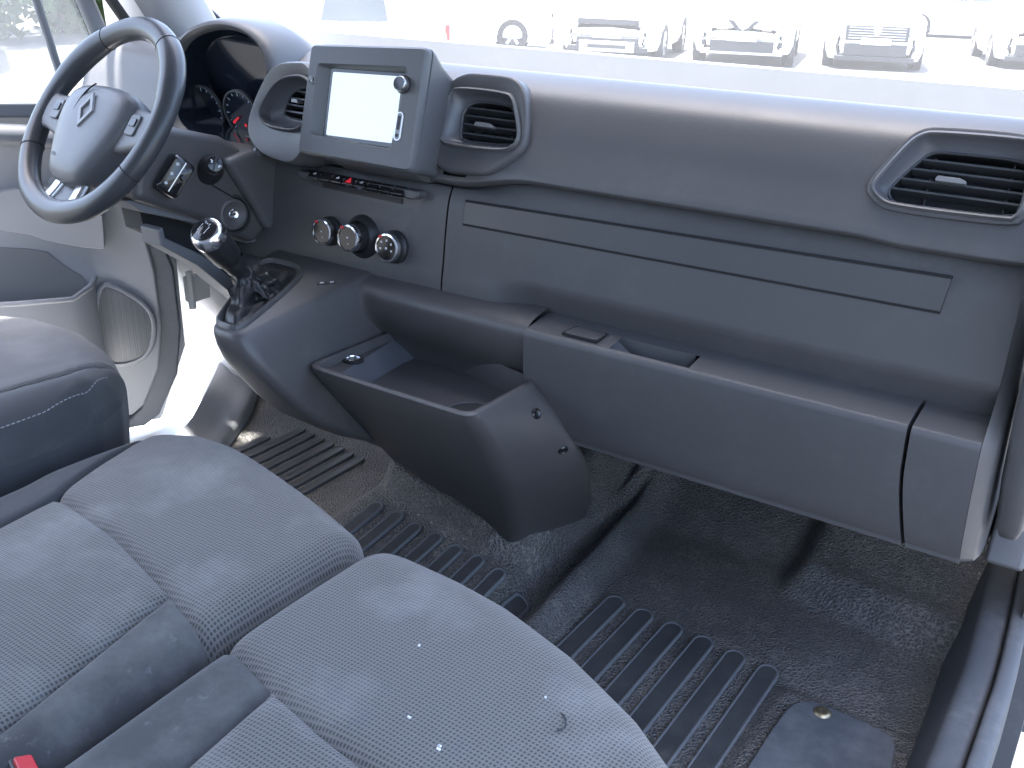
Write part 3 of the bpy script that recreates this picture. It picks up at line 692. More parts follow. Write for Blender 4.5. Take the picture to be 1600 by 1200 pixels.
cs = q.build('console_pedestal', 'console', dash, 50)
SH = smooth_open([(.66, .574), (.62, .571), (.586, .5665), (.562, .560), (.549, .551), (.5475, .537), (.556, .51), (.575, .48), (.598, .45), (.61, .40)], 3)
q = MB(); n_ = 90; nsh = len(SH); rings = []
for i in range(n_ + 1):
    x = -.160 + .368 * i / n_; k = 1 - sstep(-.142, -.080, x); r = []
    for j, (y, z) in enumerate(SH):
        ty = .66 - .20 * j / (nsh - 1); tz = zt_(ty) - .004; r.append((x, y * (1 - k) + ty * k, z * (1 - k) + tz * k))
    rings.append(r)
q.loft(rings, False); q.build('console_shelf', 'console', dash, 180)
# small twin switch on the shelf
A = axis((-.150, .5135, .5622), (0, -.10, 1), (.75, .66, .066))
q = MB(); q.box((0, 0, 0), (.016, .0042, .0015), A); ts = q.build('seat_switch', 'black', dash, 40, bevel=.001)
for d in (-.008, .008):
    q = MB(); q.box((d, 0, .0018), (.003, .0018, .0004), A); q.build('symbol', 'icon', ts, 0)
# --- storage bin
BIN = [(.085, (-.170, .770), (.112, .680), (.175, .860), .98, .030), (.150, (-.150, .705), (.140, .640), (.205, .815), .95, .030), (.215, (-.122, .615), (.165, .588), (.238, .745), .85, .030), (.290, (-.105, .545), (.187, .533), (.274, .675), .80, .029),
       (.370, (-.098, .475), (.204, .469), (.288, .600), .70, .028), (.430, (-.093, .425), (.2145, .423), (.262, .570), .66, .027), (.462, (-.090, .400), (.2215, .3975), (.232, .565), .645, .026), (.4715, (-.088, .3955), (.2225, .394), (.2245, .563), .64, .025),
       (.4742, (-.086, .3975), (.2195, .397), (.2225, .562), .64, .023), (.4742, (-.080, .4035), (.2135, .403), (.2165, .560), .64, .019), (.4715, (-.078, .4060), (.211, .4055), (.214, .560), .64, .018), (.448, (-.076, .417), (.209, .4165), (.2125, .56), .64, .018), (.420, (-.075, .434), (.207, .434), (.211, .56), .64, .024)]
def bin_ring(z, nl, nr, brr, yb, r): return [(x, y, z) for x, y in rq([nl, nr, brr, (nl[0], yb)], r, 7)]
q = MB(); q.loft([bin_ring(*b_) for b_ in BIN])
bn_ = q.build('storage_bin', 'console', dash, 55)
q = MB(); nx_, ny_ = 84, 60; xa, xb, ya, yb = -.076, .2095, .4290, .64
def tray_z(x, y):
    z = .4310
    plat = 1 - sstep(0, .030, x - (-.052 + .02 * (y - .44) / .2)) if True else 0
    wid = .012 + .05 * (y - .44) / .17
    e = -.046 - .075 * (y - .44) / .18
    return z
q.add([(xa + (xb - xa) * i / nx_, ya + (yb - ya) * j / ny_, tray_z(xa + (xb - xa) * i / nx_, ya + (yb - ya) * j / ny_)) for j in range(ny_ + 1) for i in range(nx_ + 1)],
      [(j * (nx_ + 1) + i, j * (nx_ + 1) + i + 1, (j + 1) * (nx_ + 1) + i + 1, (j + 1) * (nx_ + 1) + i) for j in range(ny_) for i in range(nx_)])
q.build('tray_floor', 'console', bn_, 35)
q = MB(); zp = .4600
q.add([(-.080, .4100, zp), (-.043, .4110, zp), (-.076, .580, zp), (-.080, .60, zp)], [(0, 1, 2, 3)]); q.build('tray_step', 'console', bn_, 0)
q = MB(); q.add([(-.043, .4110, zp), (-.026, .4300, .4312), (-.044, .570, .4312), (-.076, .580, zp)], [(0, 1, 2, 3)]); q.add([(-.076, .580, zp), (-.044, .570, .4312), (-.044, .64, .4312), (-.080, .64, zp), (-.080, .60, zp)], [(0, 1, 2, 3, 4)]); q.build('tray_wedge', 'bezel', bn_, 0)
q = MB(); q.lathe([(.040, .4318), (.001, .4319)], Matrix.Translation((.164, .476, 0)), 40, False, True); cu_ = q.build('cup_recess_shade', 'deep', bn_, 40)  # flat dark disc painted in place of the shade inside a cup recess
q = MB(); q.tube([(.164 + .0405 * math.cos(R(a)), .476 + .0405 * math.sin(R(a)), .4325) for a in range(0, 360, 9)], .0013, 6, True); q.build('lip', 'bezel', cu_, 60)
A = axis((-.066, .478, .4605), (0, 0, 1))
q = MB(); q.lathe([(.0165, .0), (.0165, .003), (.0125, .0035), (.0118, .0), (.0118, -.012)], A, 28, False, False); pk = q.build('power_socket', 'black', bn_, 40)
q = MB(); q.lathe([(.0120, .0042), (.0112, .0046), (.0105, .003), (.0105, -.01)], A, 28, False, False); q.build('ring', 'chrome', pk, 40)
for p, nn in (((.2450, .528, .436), (.842, -.30, .40)), ((.2680, .572, .366), (.80, -.52, -.25))):
    q = MB(); q.lathe([(.0085, -.004), (.0080, .001), (.006, .0025), (.0045, .0015), (.002, .001)], axis(p, nn), 20, False, True); q.build('screw', 'gloss', bn_, 40)
# --- driver side knee panel and open pocket
MYZ = Matrix(((0, 0, 1, 0), (1, 0, 0, 0), (0, 1, 0, 0), (0, 0, 0, 1)))
q = MB(); q.prism([(.335, .690), (.362, .668), (.47, .628), (.57, .575), (.66, .565), (.66, .62), (.57, .60), (.47, .648), (.37, .69)], -.50, -.392, MYZ); q.build('knee_panel', 'pocket', dash, 40, bevel=.004)
q = MB(); q.prism([(.392, .632), (.394, .606), (.462, .558), (.56, .462), (.64, .44), (.64, .60), (.57, .487), (.474, .574), (.404, .617), (.402, .636)], -.445, -.398, MYZ); pk_ = q.build('open_pocket', 'pocket', dash, 40, bevel=.003)
q = MB(); q.prism([(.405, .62), (.475, .577), (.57, .490), (.64, .52), (.60, .60), (.47, .63), (.40, .660)], -.50, -.452, MYZ); q.build('pocket_shade_block', 'deep', pk_, 0)  # dark block fills the pocket opening in place of its shaded inside

# ================================================================== STEERING COLUMN
colm = thing('steering_column', 'dark plastic steering column shroud with two stalks and round key lock', 'steering column', (-.46, .5, .6))
q = MB(); q.prism([(.365, .800), (.413, .797), (.515, .769), (.555, .745), (.575, .70), (.60, .60), (.565, .578), (.464, .638), (.335, .694), (.345, .75)], -.555, -.368, MYZ)
q.build('shroud', 'console', colm, 40, bevel=.014, seg=4)
q = MB(); q.prism([(.50, .735), (.555, .742), (.62, .74), (.64, .60), (.585, .60), (.55, .66)], -.54, -.352, MYZ); q.build('rear_cover', 'dash', colm, 40, bevel=.012, seg=3)
q = MB(); q.tube([(-.3665, .475, .700), (-.3665, .545, .655), (-.3665, .59, .625)], .0012, 6); q.build('shroud_seam', 'gap', colm, 60)
A = axis((-.368, .520, .640), (1, -.25, .12))
q = MB(); q.lathe([(.034, -.006), (.034, .002), (.029, .003), (.0275, -.001)], A, 40, False, True); q.build('lock_surround', 'black', colm, 40)
q = MB(); q.lathe([(.0262, -.001), (.0255, .006), (.021, .0075), (.014, .0035), (.011, .002)], A, 40, False, True); lk = q.build('lock_boss', 'console', colm, 40)
q = MB(); q.lathe([(.0088, .001), (.0088, .006), (.0075, .0068), (.0062, .0062)], A, 28, False, True); q.build('lock_barrel', 'chrome', lk, 40)
q = MB(); q.box((0, 0, .0066), (.0012, .0038, .0006), A @ Matrix.Rotation(R(60), 4, 'Z')); q.build('key_slot', 'black', lk, 0)
# light stalk: chunky end with printed symbols
A = axis((-.372, .404, .722), (.93, -.35, .12), (.2, .60, .76))
q = MB(); rings = []
for wz, k in ((-.02, .8), (.0, 1), (.018, 1.02), (.030, .98), (.036, .82)): rings.append([A @ V((x * k, y * k, wz)) for x, y in rrect(-.031, .031, -.019, .019, .007, 4)])
q.loft(rings, True, True, True); s1 = q.build('light_stalk', 'gloss', colm, 50)
q = MB(); q.box((.0, -.001, .0362), (.026, .0008, .0006), A); q.build('seam', 'satin', s1, 0)
for k, d in enumerate((-.017, .0, .017)):
    q = MB(); q.box((d, .009, .0366), (.0024, .0012, .0003), A); q.box((d, .009, .0366), (.0010, .0026, .0003), A); q.build('symbol', 'icon', s1, 0)
q = MB(); q.tube([A @ V((.004, -.008, .030)), A @ V((.004, -.0085, .044))], [.006, .0045], 12); q.build('button', 'black', s1, 40)
# wiper stalk with rubber boot
A = axis((-.368, .478, .722), (.85, -.42, .32))
q = MB(); q.lathe([(.025, -.004), (.0245, .004), (.019, .012), (.0165, .018), (.0145, .024), (.0135, .030)], A, 30, False, True); s2 = q.build('wiper_stalk', 'black', colm, 50)
q = MB(); q.lathe([(.0120, .026), (.0128, .034), (.0132, .046), (.0115, .051), (.004, .0525)], A, 24, False, True); q.build('stalk_end', 'gloss', s2, 50)
q = MB(); q.box((0, .001, .0526), (.0125, .0012, .0012), A @ Matrix.Rotation(R(20), 4, 'Z')); q.build('groove', 'black', s2, 0)
for d in (-.006, .006):
    q = MB(); q.box((d * .4, d, .0524), (.0022, .0011, .0004), A @ Matrix.Rotation(R(20), 4, 'Z')); q.box((d * .4 + .002, d * 1.25, .0524), (.0009, .0015, .0004), A @ Matrix.Rotation(R(20), 4, 'Z')); q.build('symbol', 'icon', s2, 0)

# ================================================================== STEERING WHEEL
sw_n = V((-.093, -.804, .588)).normalized(); SWM = axis((-.464, .354, .803), sw_n, (.993, -.115, 0))
wheel = thing('steering_wheel', 'black three spoke steering wheel with airbag hub and stitched thick rim', 'steering wheel', (-.464, .354, .803))
q = MB(); rings = []; nR = 96
def rim_pt(a, b_):
    grip = 1 + .14 * (math.exp(-((math.cos(a - R(38)) - 1) / .05) ** 2) + math.exp(-((math.cos(a - R(142)) - 1) / .05) ** 2))
    rm, rn = .0185 * grip, .0165 * grip
    flat = 1 - .03 * sstep(.8, 1, -math.sin(a))
    rad = .1615 * flat + rm * math.cos(b_)
    return SWM @ V((rad * math.cos(a), rad * math.sin(a), rn * math.sin(b_)))
rings = [[rim_pt(2 * math.pi * i / nR, 2 * math.pi * j / 20) for j in range(20)] for i in range(nR)]; rings.append(rings[0])
q.loft(rings); q.build('rim', 'wheelskin', wheel, 180)
for a in (58, 122, 205, 335):
    q = MB(); q.tube([SWM @ V(((.1615 + .0192 * math.cos(b_)) * math.cos(R(a)), (.1615 + .0192 * math.cos(b_)) * math.sin(R(a)), .0172 * math.sin(b_))) for b_ in [2 * math.pi * j / 20 for j in range(20)]], .0007, 5, True); q.build('rim_seam', 'gap', wheel, 60)
hub = chaikin([(-.085, .048), (0, .058), (.085, .048), (.098, .015), (.085, -.035), (.052, -.098), (.03, -.112), (-.03, -.112), (-.052, -.098), (-.085, -.035), (-.098, .015)], 2)
hc = (0, -.02); hh = polar(hub, hc)
Pw = lambda poly, z, k=1: [SWM @ V((hc[0] + (u - hc[0]) * k, hc[1] + (v_ - hc[1]) * k, z)) for u, v_ in poly]
q = MB(); q.loft([Pw(hh, -.055, .62), Pw(hh, -.03, .95), Pw(hh, -.008), Pw(hh, .004, .99), Pw(hh, .013, .94), Pw(hh, .019, .82), Pw(hh, .022, .60), Pw(hh, .023, .3)], True, True, True); q.build('airbag_hub', 'hubskin', wheel, 70)
def spoke(pts, wid, th, mat='wheelskin', nm='spoke'):
    q = MB(); rings = []
    for (u, v_, z), w_ in zip(pts, wid):
        d = V((pts[-1][0] - pts[0][0], pts[-1][1] - pts[0][1])).normalized(); s_ = V((-d.y, d.x))
        ring = []
        for k in range(16):
            a = 2 * math.pi * k / 16; cs_, sn = math.cos(a), math.sin(a)
            cs_ = math.copysign(abs(cs_) ** .6, cs_); sn = math.copysign(abs(sn) ** .6, sn)
            ring.append(SWM @ V((u + s_.x * w_ * cs_, v_ + s_.y * w_ * cs_, z + th * sn)))
        rings.append(ring)
    q.loft(rings, True, True, True); return q.build(nm, mat, wheel, 60)
for s_ in (-1, 1):
    sp = spoke([(s_ * .06, -.005, -.006), (s_ * .10, -.004, -.004), (s_ * .13, -.002, -.002), (s_ * .155, .0, 0)], [.042, .036, .030, .034], .010, 'hubskin')
    q = MB(); q.prism(rrect(s_ * .112 - .013, s_ * .112 + .013, -.016, .018, .006), .004, .0105, SWM); pd_ = q.build('control_pad', 'hubskin', sp, 40, bevel=.002)
    q = MB(); q.prism(rrect(s_ * .112 - .0085, s_ * .112 + .0085, -.002, .011, .003), .008, .0125, SWM); q.build('pad_button', 'gloss', sp, 40, bevel=.001)
for s_ in (-1, 1): spoke([(s_ * .030, -.095, -.012), (s_ * .034, -.125, -.008), (s_ * .042, -.155, -.002)], [.012, .011, .013], .008, 'satin' if s_ < 0 else 'satin')
spoke([(0, -.09, -.016), (0, -.125, -.012), (0, -.150, -.006)], [.034, .032, .038], .006)
# diamond emblem and airbag lettering
def dia(k): return [(0, .030 * k), (.0215 * k, 0), (0, -.030 * k), (-.0215 * k, 0)]
q = MB(); q.loft([[SWM @ V((x, y + .004, .0228)) for x, y in dia(1)], [SWM @ V((x, y + .004, .0260)) for x, y in dia(.94)], [SWM @ V((x, y + .004, .0260)) for x, y in dia(.60)], [SWM @ V((x, y + .004, .0225)) for x, y in dia(.55)]])
q.build('emblem', 'emblemgrey', wheel, 20)
q = MB(); q.tube([SWM @ V(((.038 * math.cos(R(a))) , .004 + .048 * math.sin(R(a)), .0215)) for a in range(110, 251, 10)], .0013, 6); q.build('badge_groove', 'gap', wheel, 60)
text('lettering', 'AIRBAG', .0085, SWM @ Matrix.Translation((-.028, -.075, .0213)), 'doordark', wheel)
text('lettering', 'L', .008, SWM @ Matrix.Translation((.055, .010, .0205)), 'doordark', wheel)

# ================================================================== GEAR LEVER
gear = thing('gear_lever', 'gear lever with chrome topped knob rising from wrinkled black leather gaiter', 'gear lever', (-.215, .42, .55))
gb = V((-.2135, .398, .590)); gt = V((-.2000, .320, .681)); ga = (gt - gb).normalized(); A = axis(gb, ga, (1, 0, 0)); L_ = (gt - gb).length
q = MB(); q.lathe([(.0085, -.05), (.0085, .02)], A, 20); q.build('shaft', 'black', gear, 40)
q = MB(); q.lathe([(.0135, -.012), (.0150, .0), (.0135, .010), (.0125, .016), (.0155, .022), (.0170, .040), (.0165, .043), (.0215, .050), (.0240, .072), (.0255, .094), (.0252, .100)], A, 32, True, True); kb = q.build('knob', 'knobblack', gear, 50)
MATS['gloss_k'] = MATS['gloss']
q = MB(); q.lathe([(.0257, .098), (.0262, .104), (.0252, .112), (.0222, .1175), (.0200, .1185)], A, 36, False, False); q.build('knob_ring', 'chrome', kb, 50)
q = MB(); q.lathe([(.0202, .1175), (.018, .1195), (.008, .1215), (.001, .122)], A, 32, False, True); kc = q.build('knob_cap', 'gloss', kb, 60)
AK = A @ Matrix.Translation((0, 0, .1212)) @ Matrix.Rotation(R(170), 4, 'Z')
q = MB()
for u in (-.007, 0, .007): q.box((u, 0, 0), (.0005, .0065, .0004), AK)
q.box((0, 0, 0), (.007, .0005, .0004), AK); q.build('shift_pattern', 'icon', kc, 0)
text('lettering', '1 3 5', .0055, AK @ Matrix.Translation((0, .0095, 0)), 'icon', kc); text('lettering', '2 4 6', .0055, AK @ Matrix.Translation((0, -.0095, 0)), 'icon', kc)
# gaiter frame
fr = chaikin([(-.198, .326), (-.184, .309), (-.152, .306), (-.134, .312), (-.136, .338), (-.194, .500), (-.216, .530), (-.242, .548), (-.300, .548), (-.316, .532), (-.306, .500), (-.245, .400)], 2); fc = (-.215, .425); fp = polar(fr, fc, 64)
zf = lambda y: .542 + .100 * (y - .315)
F = lambda poly, dz: [(x, y, zf(y) + dz) for x, y in poly]
q = MB(); q.loft([F(fp, -.004), F(offset(fp, -.001), .005), F(offset(fp, -.004), .0075), F(offset(fp, -.007), .006), F(offset(fp, -.010), .0), F(offset(fp, -.013), -.012)]); q.build('gaiter_frame', 'console', gear, 50)
gi = offset(fp, -.012); rings = []
nrg = 26
for i in range(nrg + 1):
    t = i / nrg; k = (1 - t) ** .95; ring = []
    ctr = V((-.215, .425, .0)).lerp(V((gb.x, gb.y, 0)), t)
    for j, (x, y) in enumerate(gi):
        a = math.atan2(y - fc[1], x - fc[0])
        top = V((gb.x + .0145 * math.cos(a), gb.y + .0145 * math.sin(a), gb.z + .002))
        bot = V((x, y, zf(y) + .0015))
        p = bot.lerp(top, t); p.x = top.x + (bot.x - top.x) * k * 1.0 + (0); p.y = top.y + (bot.y - top.y) * k
        p.z = max(bot.z, bot.z + (top.z - bot.z) * (t ** 1.3))
        wr = math.sin(math.pi * min(1, t * 1.05)) * (.0075 * math.sin(5 * a + 3 * t + .6) + .0050 * math.sin(9 * a - 7 * t) + .0042 * math.sin(15 * t + 2.2 * math.sin(2 * a + 1)))
        p.x += math.cos(a) * wr; p.y += math.sin(a) * wr; p.z += .6 * wr * math.sin(3 * a + 11 * t)
        ring.append(p)
    rings.append(ring)
q = MB(); q.loft(rings); q.build('gaiter', 'leather', gear, 180)
q = MB(); q.lathe([(.0165, -.012), (.0175, -.004), (.0160, .002), (.0140, .004)], A, 26, True, True); q.build('gaiter_collar', 'leather', gear, 60)

# ================================================================== SEATS
def cushion(name_parts, xa, xb, yr, front, zt_fn, rad, cols, row, pick, parent, zb=.12, res=.0045):
    """rounded cushion on a grid whose lines run along the seams; cols/row are seam curves, pick(col, row) names the cover panel"""
    edges = [lambda y: xa] + list(cols) + [lambda y: xb]
    ym = .5 * (yr + front((xa + xb) / 2)) if row is None else None
    cu = []
    for c_ in range(len(edges) - 1):
        w0 = edges[c_](0.), edges[c_ + 1](0.); n_ = max(5, int((w0[1] - w0[0]) / res))
        cu += [(c_, k / n_) for k in range(n_)]
    cu.append((len(edges) - 2, 1.))
    n1 = 66; n2 = 62
    rows = [(0, k / n1) for k in range(n1)] + [(1, k / n2) for k in range(n2 + 1)]
    vs = []
    for rb, t in rows:
        for c_, u in cu:
            xg = edges[c_](0.) * (1 - u) + edges[c_ + 1](0.) * u; y = 0.
            for _ in range(3):
                yf = front(xg); sy = row(xg)
                y = yr + (sy - yr) * (t ** .85) if rb == 0 else sy + (yf - sy) * (1 - (1 - t) ** 1.25)
                xg = edges[c_](y) * (1 - u) + edges[c_ + 1](y) * u
            x = xg; yf = front(x); y = min(y, yf)
            dx = min(x - xa, xb - x); dy = yf - y
            z = zt_fn(x, y); rx, ry = rad
            ex = max(0, 1 - dx / rx); ey = max(0, 1 - dy / ry); e = min(1, (ex ** 2.4 + ey ** 2.4) ** (1 / 2.4))
            z -= (1 - math.sqrt(max(0, 1 - e ** 2))) * max(rx, ry) * .80
            ds = [] if not name_parts.get('row', True) else [abs(y - row(x))] if pick(c_, 0) != pick(c_, 1) else []
            for q_ in range(1, len(edges) - 1):
                if pick(q_ - 1, rb) != pick(q_, rb): ds.append(abs(x - edges[q_](y)))
            for d in ds: z -= .0075 * math.exp(-(d / .0050) ** 2) + .0025 * math.exp(-(d / .018) ** 2)
            vs.append((x, y, z))
    nc = len(cu); nr = len(rows); parts = {}
    for j in range(nr - 1):
        for i in range(nc - 1):
            a = j * nc + i; parts.setdefault(pick(cu[i][0], rows[j][0]), []).append((a, a + 1, a + nc + 1, a + nc))
    border = [i for i in range(nc)][::-1] + [j * nc for j in range(1, nr)] + [(nr - 1) * nc + i for i in range(1, nc)] + [j * nc + nc - 1 for j in range(nr - 2, 0, -1)]
    for k, fl_ in parts.items():
        nm, mt = name_parts[k]
        used = sorted({i for f in fl_ for i in f}); mp = {v_: n_ for n_, v_ in enumerate(used)}
        q = MB(); q.add([vs[i] for i in used], [tuple(mp[i] for i in f) for f in fl_]); q.build(nm, mt, parent, 180)
    q = MB(); top = [vs[i] for i in border]; cx = (xa + xb) / 2; rs = [top]
    for t in (.15, .4, .7, 1): rs.append([(p[0] + (cx - p[0]) * .06 * t ** 2, p[1] - (.05 * t * t if p[1] > yr + .3 else 0), p[2] + (zb - p[2]) * t) for p in top])
    q.loft(rs); q.build('cushion_side', name_parts['skirt'], parent, 180)
bench = thing('passenger_bench', 'two place passenger bench seat with grey waffle fabric and dusty dark panels', 'seat', (.2, -.1, .012))
FR = [(-.30, .262), (-.26, .296), (-.21, .318), (-.15, .316), (-.10, .306), (.06, .266), (.16, .237), (.19, .222), (.2, .215)]
FR2 = [(.2, .215), (.215, .232), (.257, .234), (.34, .226), (.416, .213), (.522, .181), (.624, .136), (.678, .100), (.72, .05)]
def seam_y(x):
    return lerp_tab([(-.30, .06), (-.204, .039), (-.058, .017), (.095, -.021), (.205, -.052)], x) if x < .2 else lerp_tab([(.2, -.036), (.314, -.069), (.397, -.087), (.443, -.094), (.70, -.12)], x)
zt1 = lambda x, y: .368 + .010 * math.cos((x + .03) / .235 * 1.5) - .05 * max(0, y - .05) ** 1.5 - .012 * sstep(.05, -.35, y) - .001 + .005 * sstep(-.03, .03, y - seam_y(x))
zt2 = lambda x, y: .368 + .010 * math.cos((x - .45) / .25 * 1.5) - .05 * max(0, y - .05) ** 1.5 - .012 * sstep(.05, -.35, y) - .001 + .005 * sstep(-.03, .03, y - seam_y(x))
lb = lambda y: lerp_tab([(-.6, -.17), (-.05, -.197), (.04, -.205), (.125, -.238), (.2, -.262), (.30, -.285)], y)     # seam between waffle and dark side bolster
db = lambda y: lerp_tab([(-.6, .17), (-.25, .136), (-.02, .098)], y)
NP = {'front': ('cushion_front', 'waffle'), 'mid': ('cushion_panel', 'waffle'), 'dark': ('cushion_band', 'seatdark'), 'bolster': ('cushion_bolster', 'seatside'), 'skirt': 'seatside'}
cushion(NP, -.30, .1985, -.75, lambda x: lerp_tab(FR, x), zt1, (.045, .075), [lb, db], seam_y, lambda c_, r_: 'bolster' if c_ == 0 else 'front' if r_ else ('mid', 'dark')[c_ - 1], bench)
d2 = lambda y: lerp_tab([(-.6, .36), (-.18, .320), (-.07, .312)], y)
cushion(NP, .2015, .72, -.75, lambda x: lerp_tab(FR2, x), zt2, (.040, .075), [d2], seam_y, lambda c_, r_: 'front' if r_ else ('dark', 'mid')[c_], bench)
q = MB(); q.box((.2, -.22, .07), (.44, .36, .056)); q.build('seat_base', 'rubber', bench, 40, bevel=.01)
# bits of lint on the fabric
for (x, y, s_) in ((.46, -.03, .003), (.505, -.045, .0035), (.40, .06, .002), (.55, .07, .0016), (.36, -.20, .003)):
    zz = zt2(x, y) + .0003; s_ *= .6; q = MB()
    for k in range(3): q.box((x + random.uniform(-1, 1) * s_, y + random.uniform(-1, 1) * s_, zz), (s_ * random.uniform(.5, 1), s_ * random.uniform(.3, .8), .0008), None)
    o = q.build('lint', 'lint', bench, 60)
q = MB(); x, y = .585, .048; q.tube([(x - .010, y + .012, zt2(x, y) + .001), (x - .002, y + .006, zt2(x, y) + .0022), (x + .002, y - .002, zt2(x, y) + .0012), (x - .001, y - .012, zt2(x, y) + .0018)], .0009, 5); q.build('loose_thread', 'thread', bench, 60)
# red belt buckle
bk = thing('seat_belt_buckle', 'red release button of a seat belt buckle between the bench cushions', 'seat belt buckle', (.22, -.28, .33))
A = axis((.226, -.276, .378), (.05, .30, .95), (.9, -.3, 0))
q = MB(); q.prism(rrect(-.022, .022, -.011, .011, .004), -.05, .0, A); q.build('buckle_body', 'black', bk, 40, bevel=.002)
q = MB(); q.prism(rrect(-.018, .018, -.008, .008, .003), -.002, .004, A); q.build('release_button', 'red', bk, 40, bevel=.0015)

drv = thing('driver_seat', 'dark grey driver seat cushion with stitched side bolster beside open door', 'seat', (-.6, .0, .02))
FRD = [(-.86, .26), (-.80, .335), (-.70, .375), (-.60, .377), (-.50, .352), (-.42, .312), (-.37, .265), (-.335, .20), (-.32, .12)]
dl = lambda y: lerp_tab([(-.5, -.44), (.0, -.425), (.085, -.415), (.20, -.405), (.262, -.415), (.30, -.43)], y)
ztd = lambda x, y: .437 + .012 * math.cos((x + .6) / .28 * 1.5) - .02 * sstep(0, -.4, y) - .05 * max(0, y - .1) ** 1.5 + .006 * sstep(-.46, -.40, x)
cushion({'front': ('cushion_top', 'waffle_fine'), 'bolster': ('cushion_bolster', 'seatside'), 'skirt': 'seatside'}, -.86, -.318, -.6, lambda x: lerp_tab(FRD, x), ztd, (.075, .085),
        [dl], lambda x: .0, lambda c_, r_: 'bolster' if c_ else 'front', drv, .10)
q = MB()
def STP(y):
    x = lerp_tab([(-1, -.318), (.12, -.32), (.2, -.335), (.265, -.37), (.312, -.42)], y) - .020
    ex = max(0, 1 - (-.318 - x) / .075); ey = max(0, 1 - (lerp_tab(FRD, x) - y) / .085); e = min(1, (ex ** 2.4 + ey ** 2.4) ** (1 / 2.4))
    return (x, y, ztd(x, y) - (1 - math.sqrt(max(0, 1 - e ** 2))) * .085 * .80 + .0010)
pts = [STP(y) for y in [-.1 + .008 * k for k in range(46)]]
for k in range(0, 45):
    a = V(pts[k]); b_ = V(pts[k + 1]); q.tube([a, a.lerp(b_, .6)], .0009, 5)
q.build('stitching', 'stitch', drv, 60)
q = MB(); q.box((-.59, -.1, .06), (.24, .3, .05)); q.build('seat_base', 'rubber', drv, 40, bevel=.01)

# ================================================================== DRIVER DOOR (open)
th = R(35); H0 = V((-.88, .72, 0)); dd = V((-math.sin(th), -math.cos(th), 0)); dn = V((math.cos(th), -math.sin(th), 0))
MD = Matrix(((dd.x, 0, dn.x, H0.x), (dd.y, 0, dn.y, H0.y), (0, 1, 0, 0), (0, 0, 0, 1)))      # u along door, v up, w into cab
door = thing('driver_door', 'open driver door with light grey inner card, speaker grille and pocket', 'door', (H0.x, H0.y, .02))
card = [(.00, .60), (-.012, .52), (-.035, .40), (-.036, .26), (-.02, .16), (.025, .07), (.06, .045), (.75, .045), (.78, .74), (.0, .705)]
cp = [(.012, .72), (.006, .52), (-.012, .40), (-.013, .27), (.004, .17), (.045, .085), (.075, .062), (.75, .062), (.78, .775), (.18, .765)]
q = MB(); q.prism(cp, -.03, .006, MD); q.build('door_card', 'doorcard', door, 40, bevel=.008, seg=3)
ed = [(-.006, .74), (-.016, .52), (-.050, .40), (-.052, .26), (-.034, .15), (.015, .055), (.05, .03), (.78, .03), (.78, .2), (.72, .2), (.72, .05), (.08, .05), (.055, .075), (.012, .165), (-.006, .27), (-.005, .40), (.012, .52), (.012, .74)]
q = MB(); q.prism(ed, -.04, .0, MD); q.build('door_edge', 'doordark', door, 40, bevel=.006, seg=3)
q = MB(); q.prism([(-.02, .76), (-.06, .5), (-.06, .2), (.01, .02), (.8, .01), (.8, .76)], -.11, -.045, MD); q.build('door_skin', 'vanwhite', door, 40, bevel=.01)
# speaker
sp_o = [(.104, .385), (.118, .388), (.060, .355), (.020, .315), (.010, .285), (.014, .245), (.040, .205), (.075, .195), (.118, .198)]
sp = chaikin([(.110, .385), (.060, .358), (.016, .318), (.008, .275), (.022, .220), (.060, .196), (.118, .200)], 2); spc = (.07, .285); so2 = polar(sp, spc)
PD = lambda poly, w_: [MD @ V((u, v_, w_)) for u, v_ in poly]
q = MB(); q.loft([PD(offset(so2, .012), .002), PD(offset(so2, .011), .012), PD(offset(so2, .007), .016), PD(offset(so2, .002), .016), PD(so2, .012)]); spk = q.build('speaker', 'doorcard', door, 50)
q = MB(); q.loft([PD(so2, .012), PD(offset(so2, -.002), .0135)], True, False, True); q.build('grille', 'mesh', spk, 60)
# lower pocket
pkp = [(.118, .40), (.122, .30), (.126, .18), (.75, .18), (.75, .40)]
def pocket_ring(dv, w_): return None
q = MB(); q.loft([[MD @ V((.112, v_, .006)) for v_ in (.18, .30, .395)], [MD @ V((.122, v_, .045)) for v_ in (.18, .30, .388)], [MD @ V((.160, v_, .075)) for v_ in (.18, .295, .372)], [MD @ V((.26, v_, .088)) for v_ in (.18, .29, .376)], [MD @ V((.75, v_, .09)) for v_ in (.18, .29, .39)]], False)
pko = q.build('door_pocket', 'doorcard', door, 60)
q = MB(); q.tube([MD @ V(p) for p in ((.112, .395, .008), (.122, .388, .045), (.160, .372, .074), (.26, .376, .087), (.75, .39, .089))], .006, 8); q.build('pocket_rim', 'doorcard', pko, 60)
q = MB(); q.prism(chaikin([(.118, .20), (.74, .20), (.74, .50), (.21, .475), (.175, .43), (.118, .385)], 2), .004, .0085, MD); q.build('pocket_back', 'pocket', pko, 40)
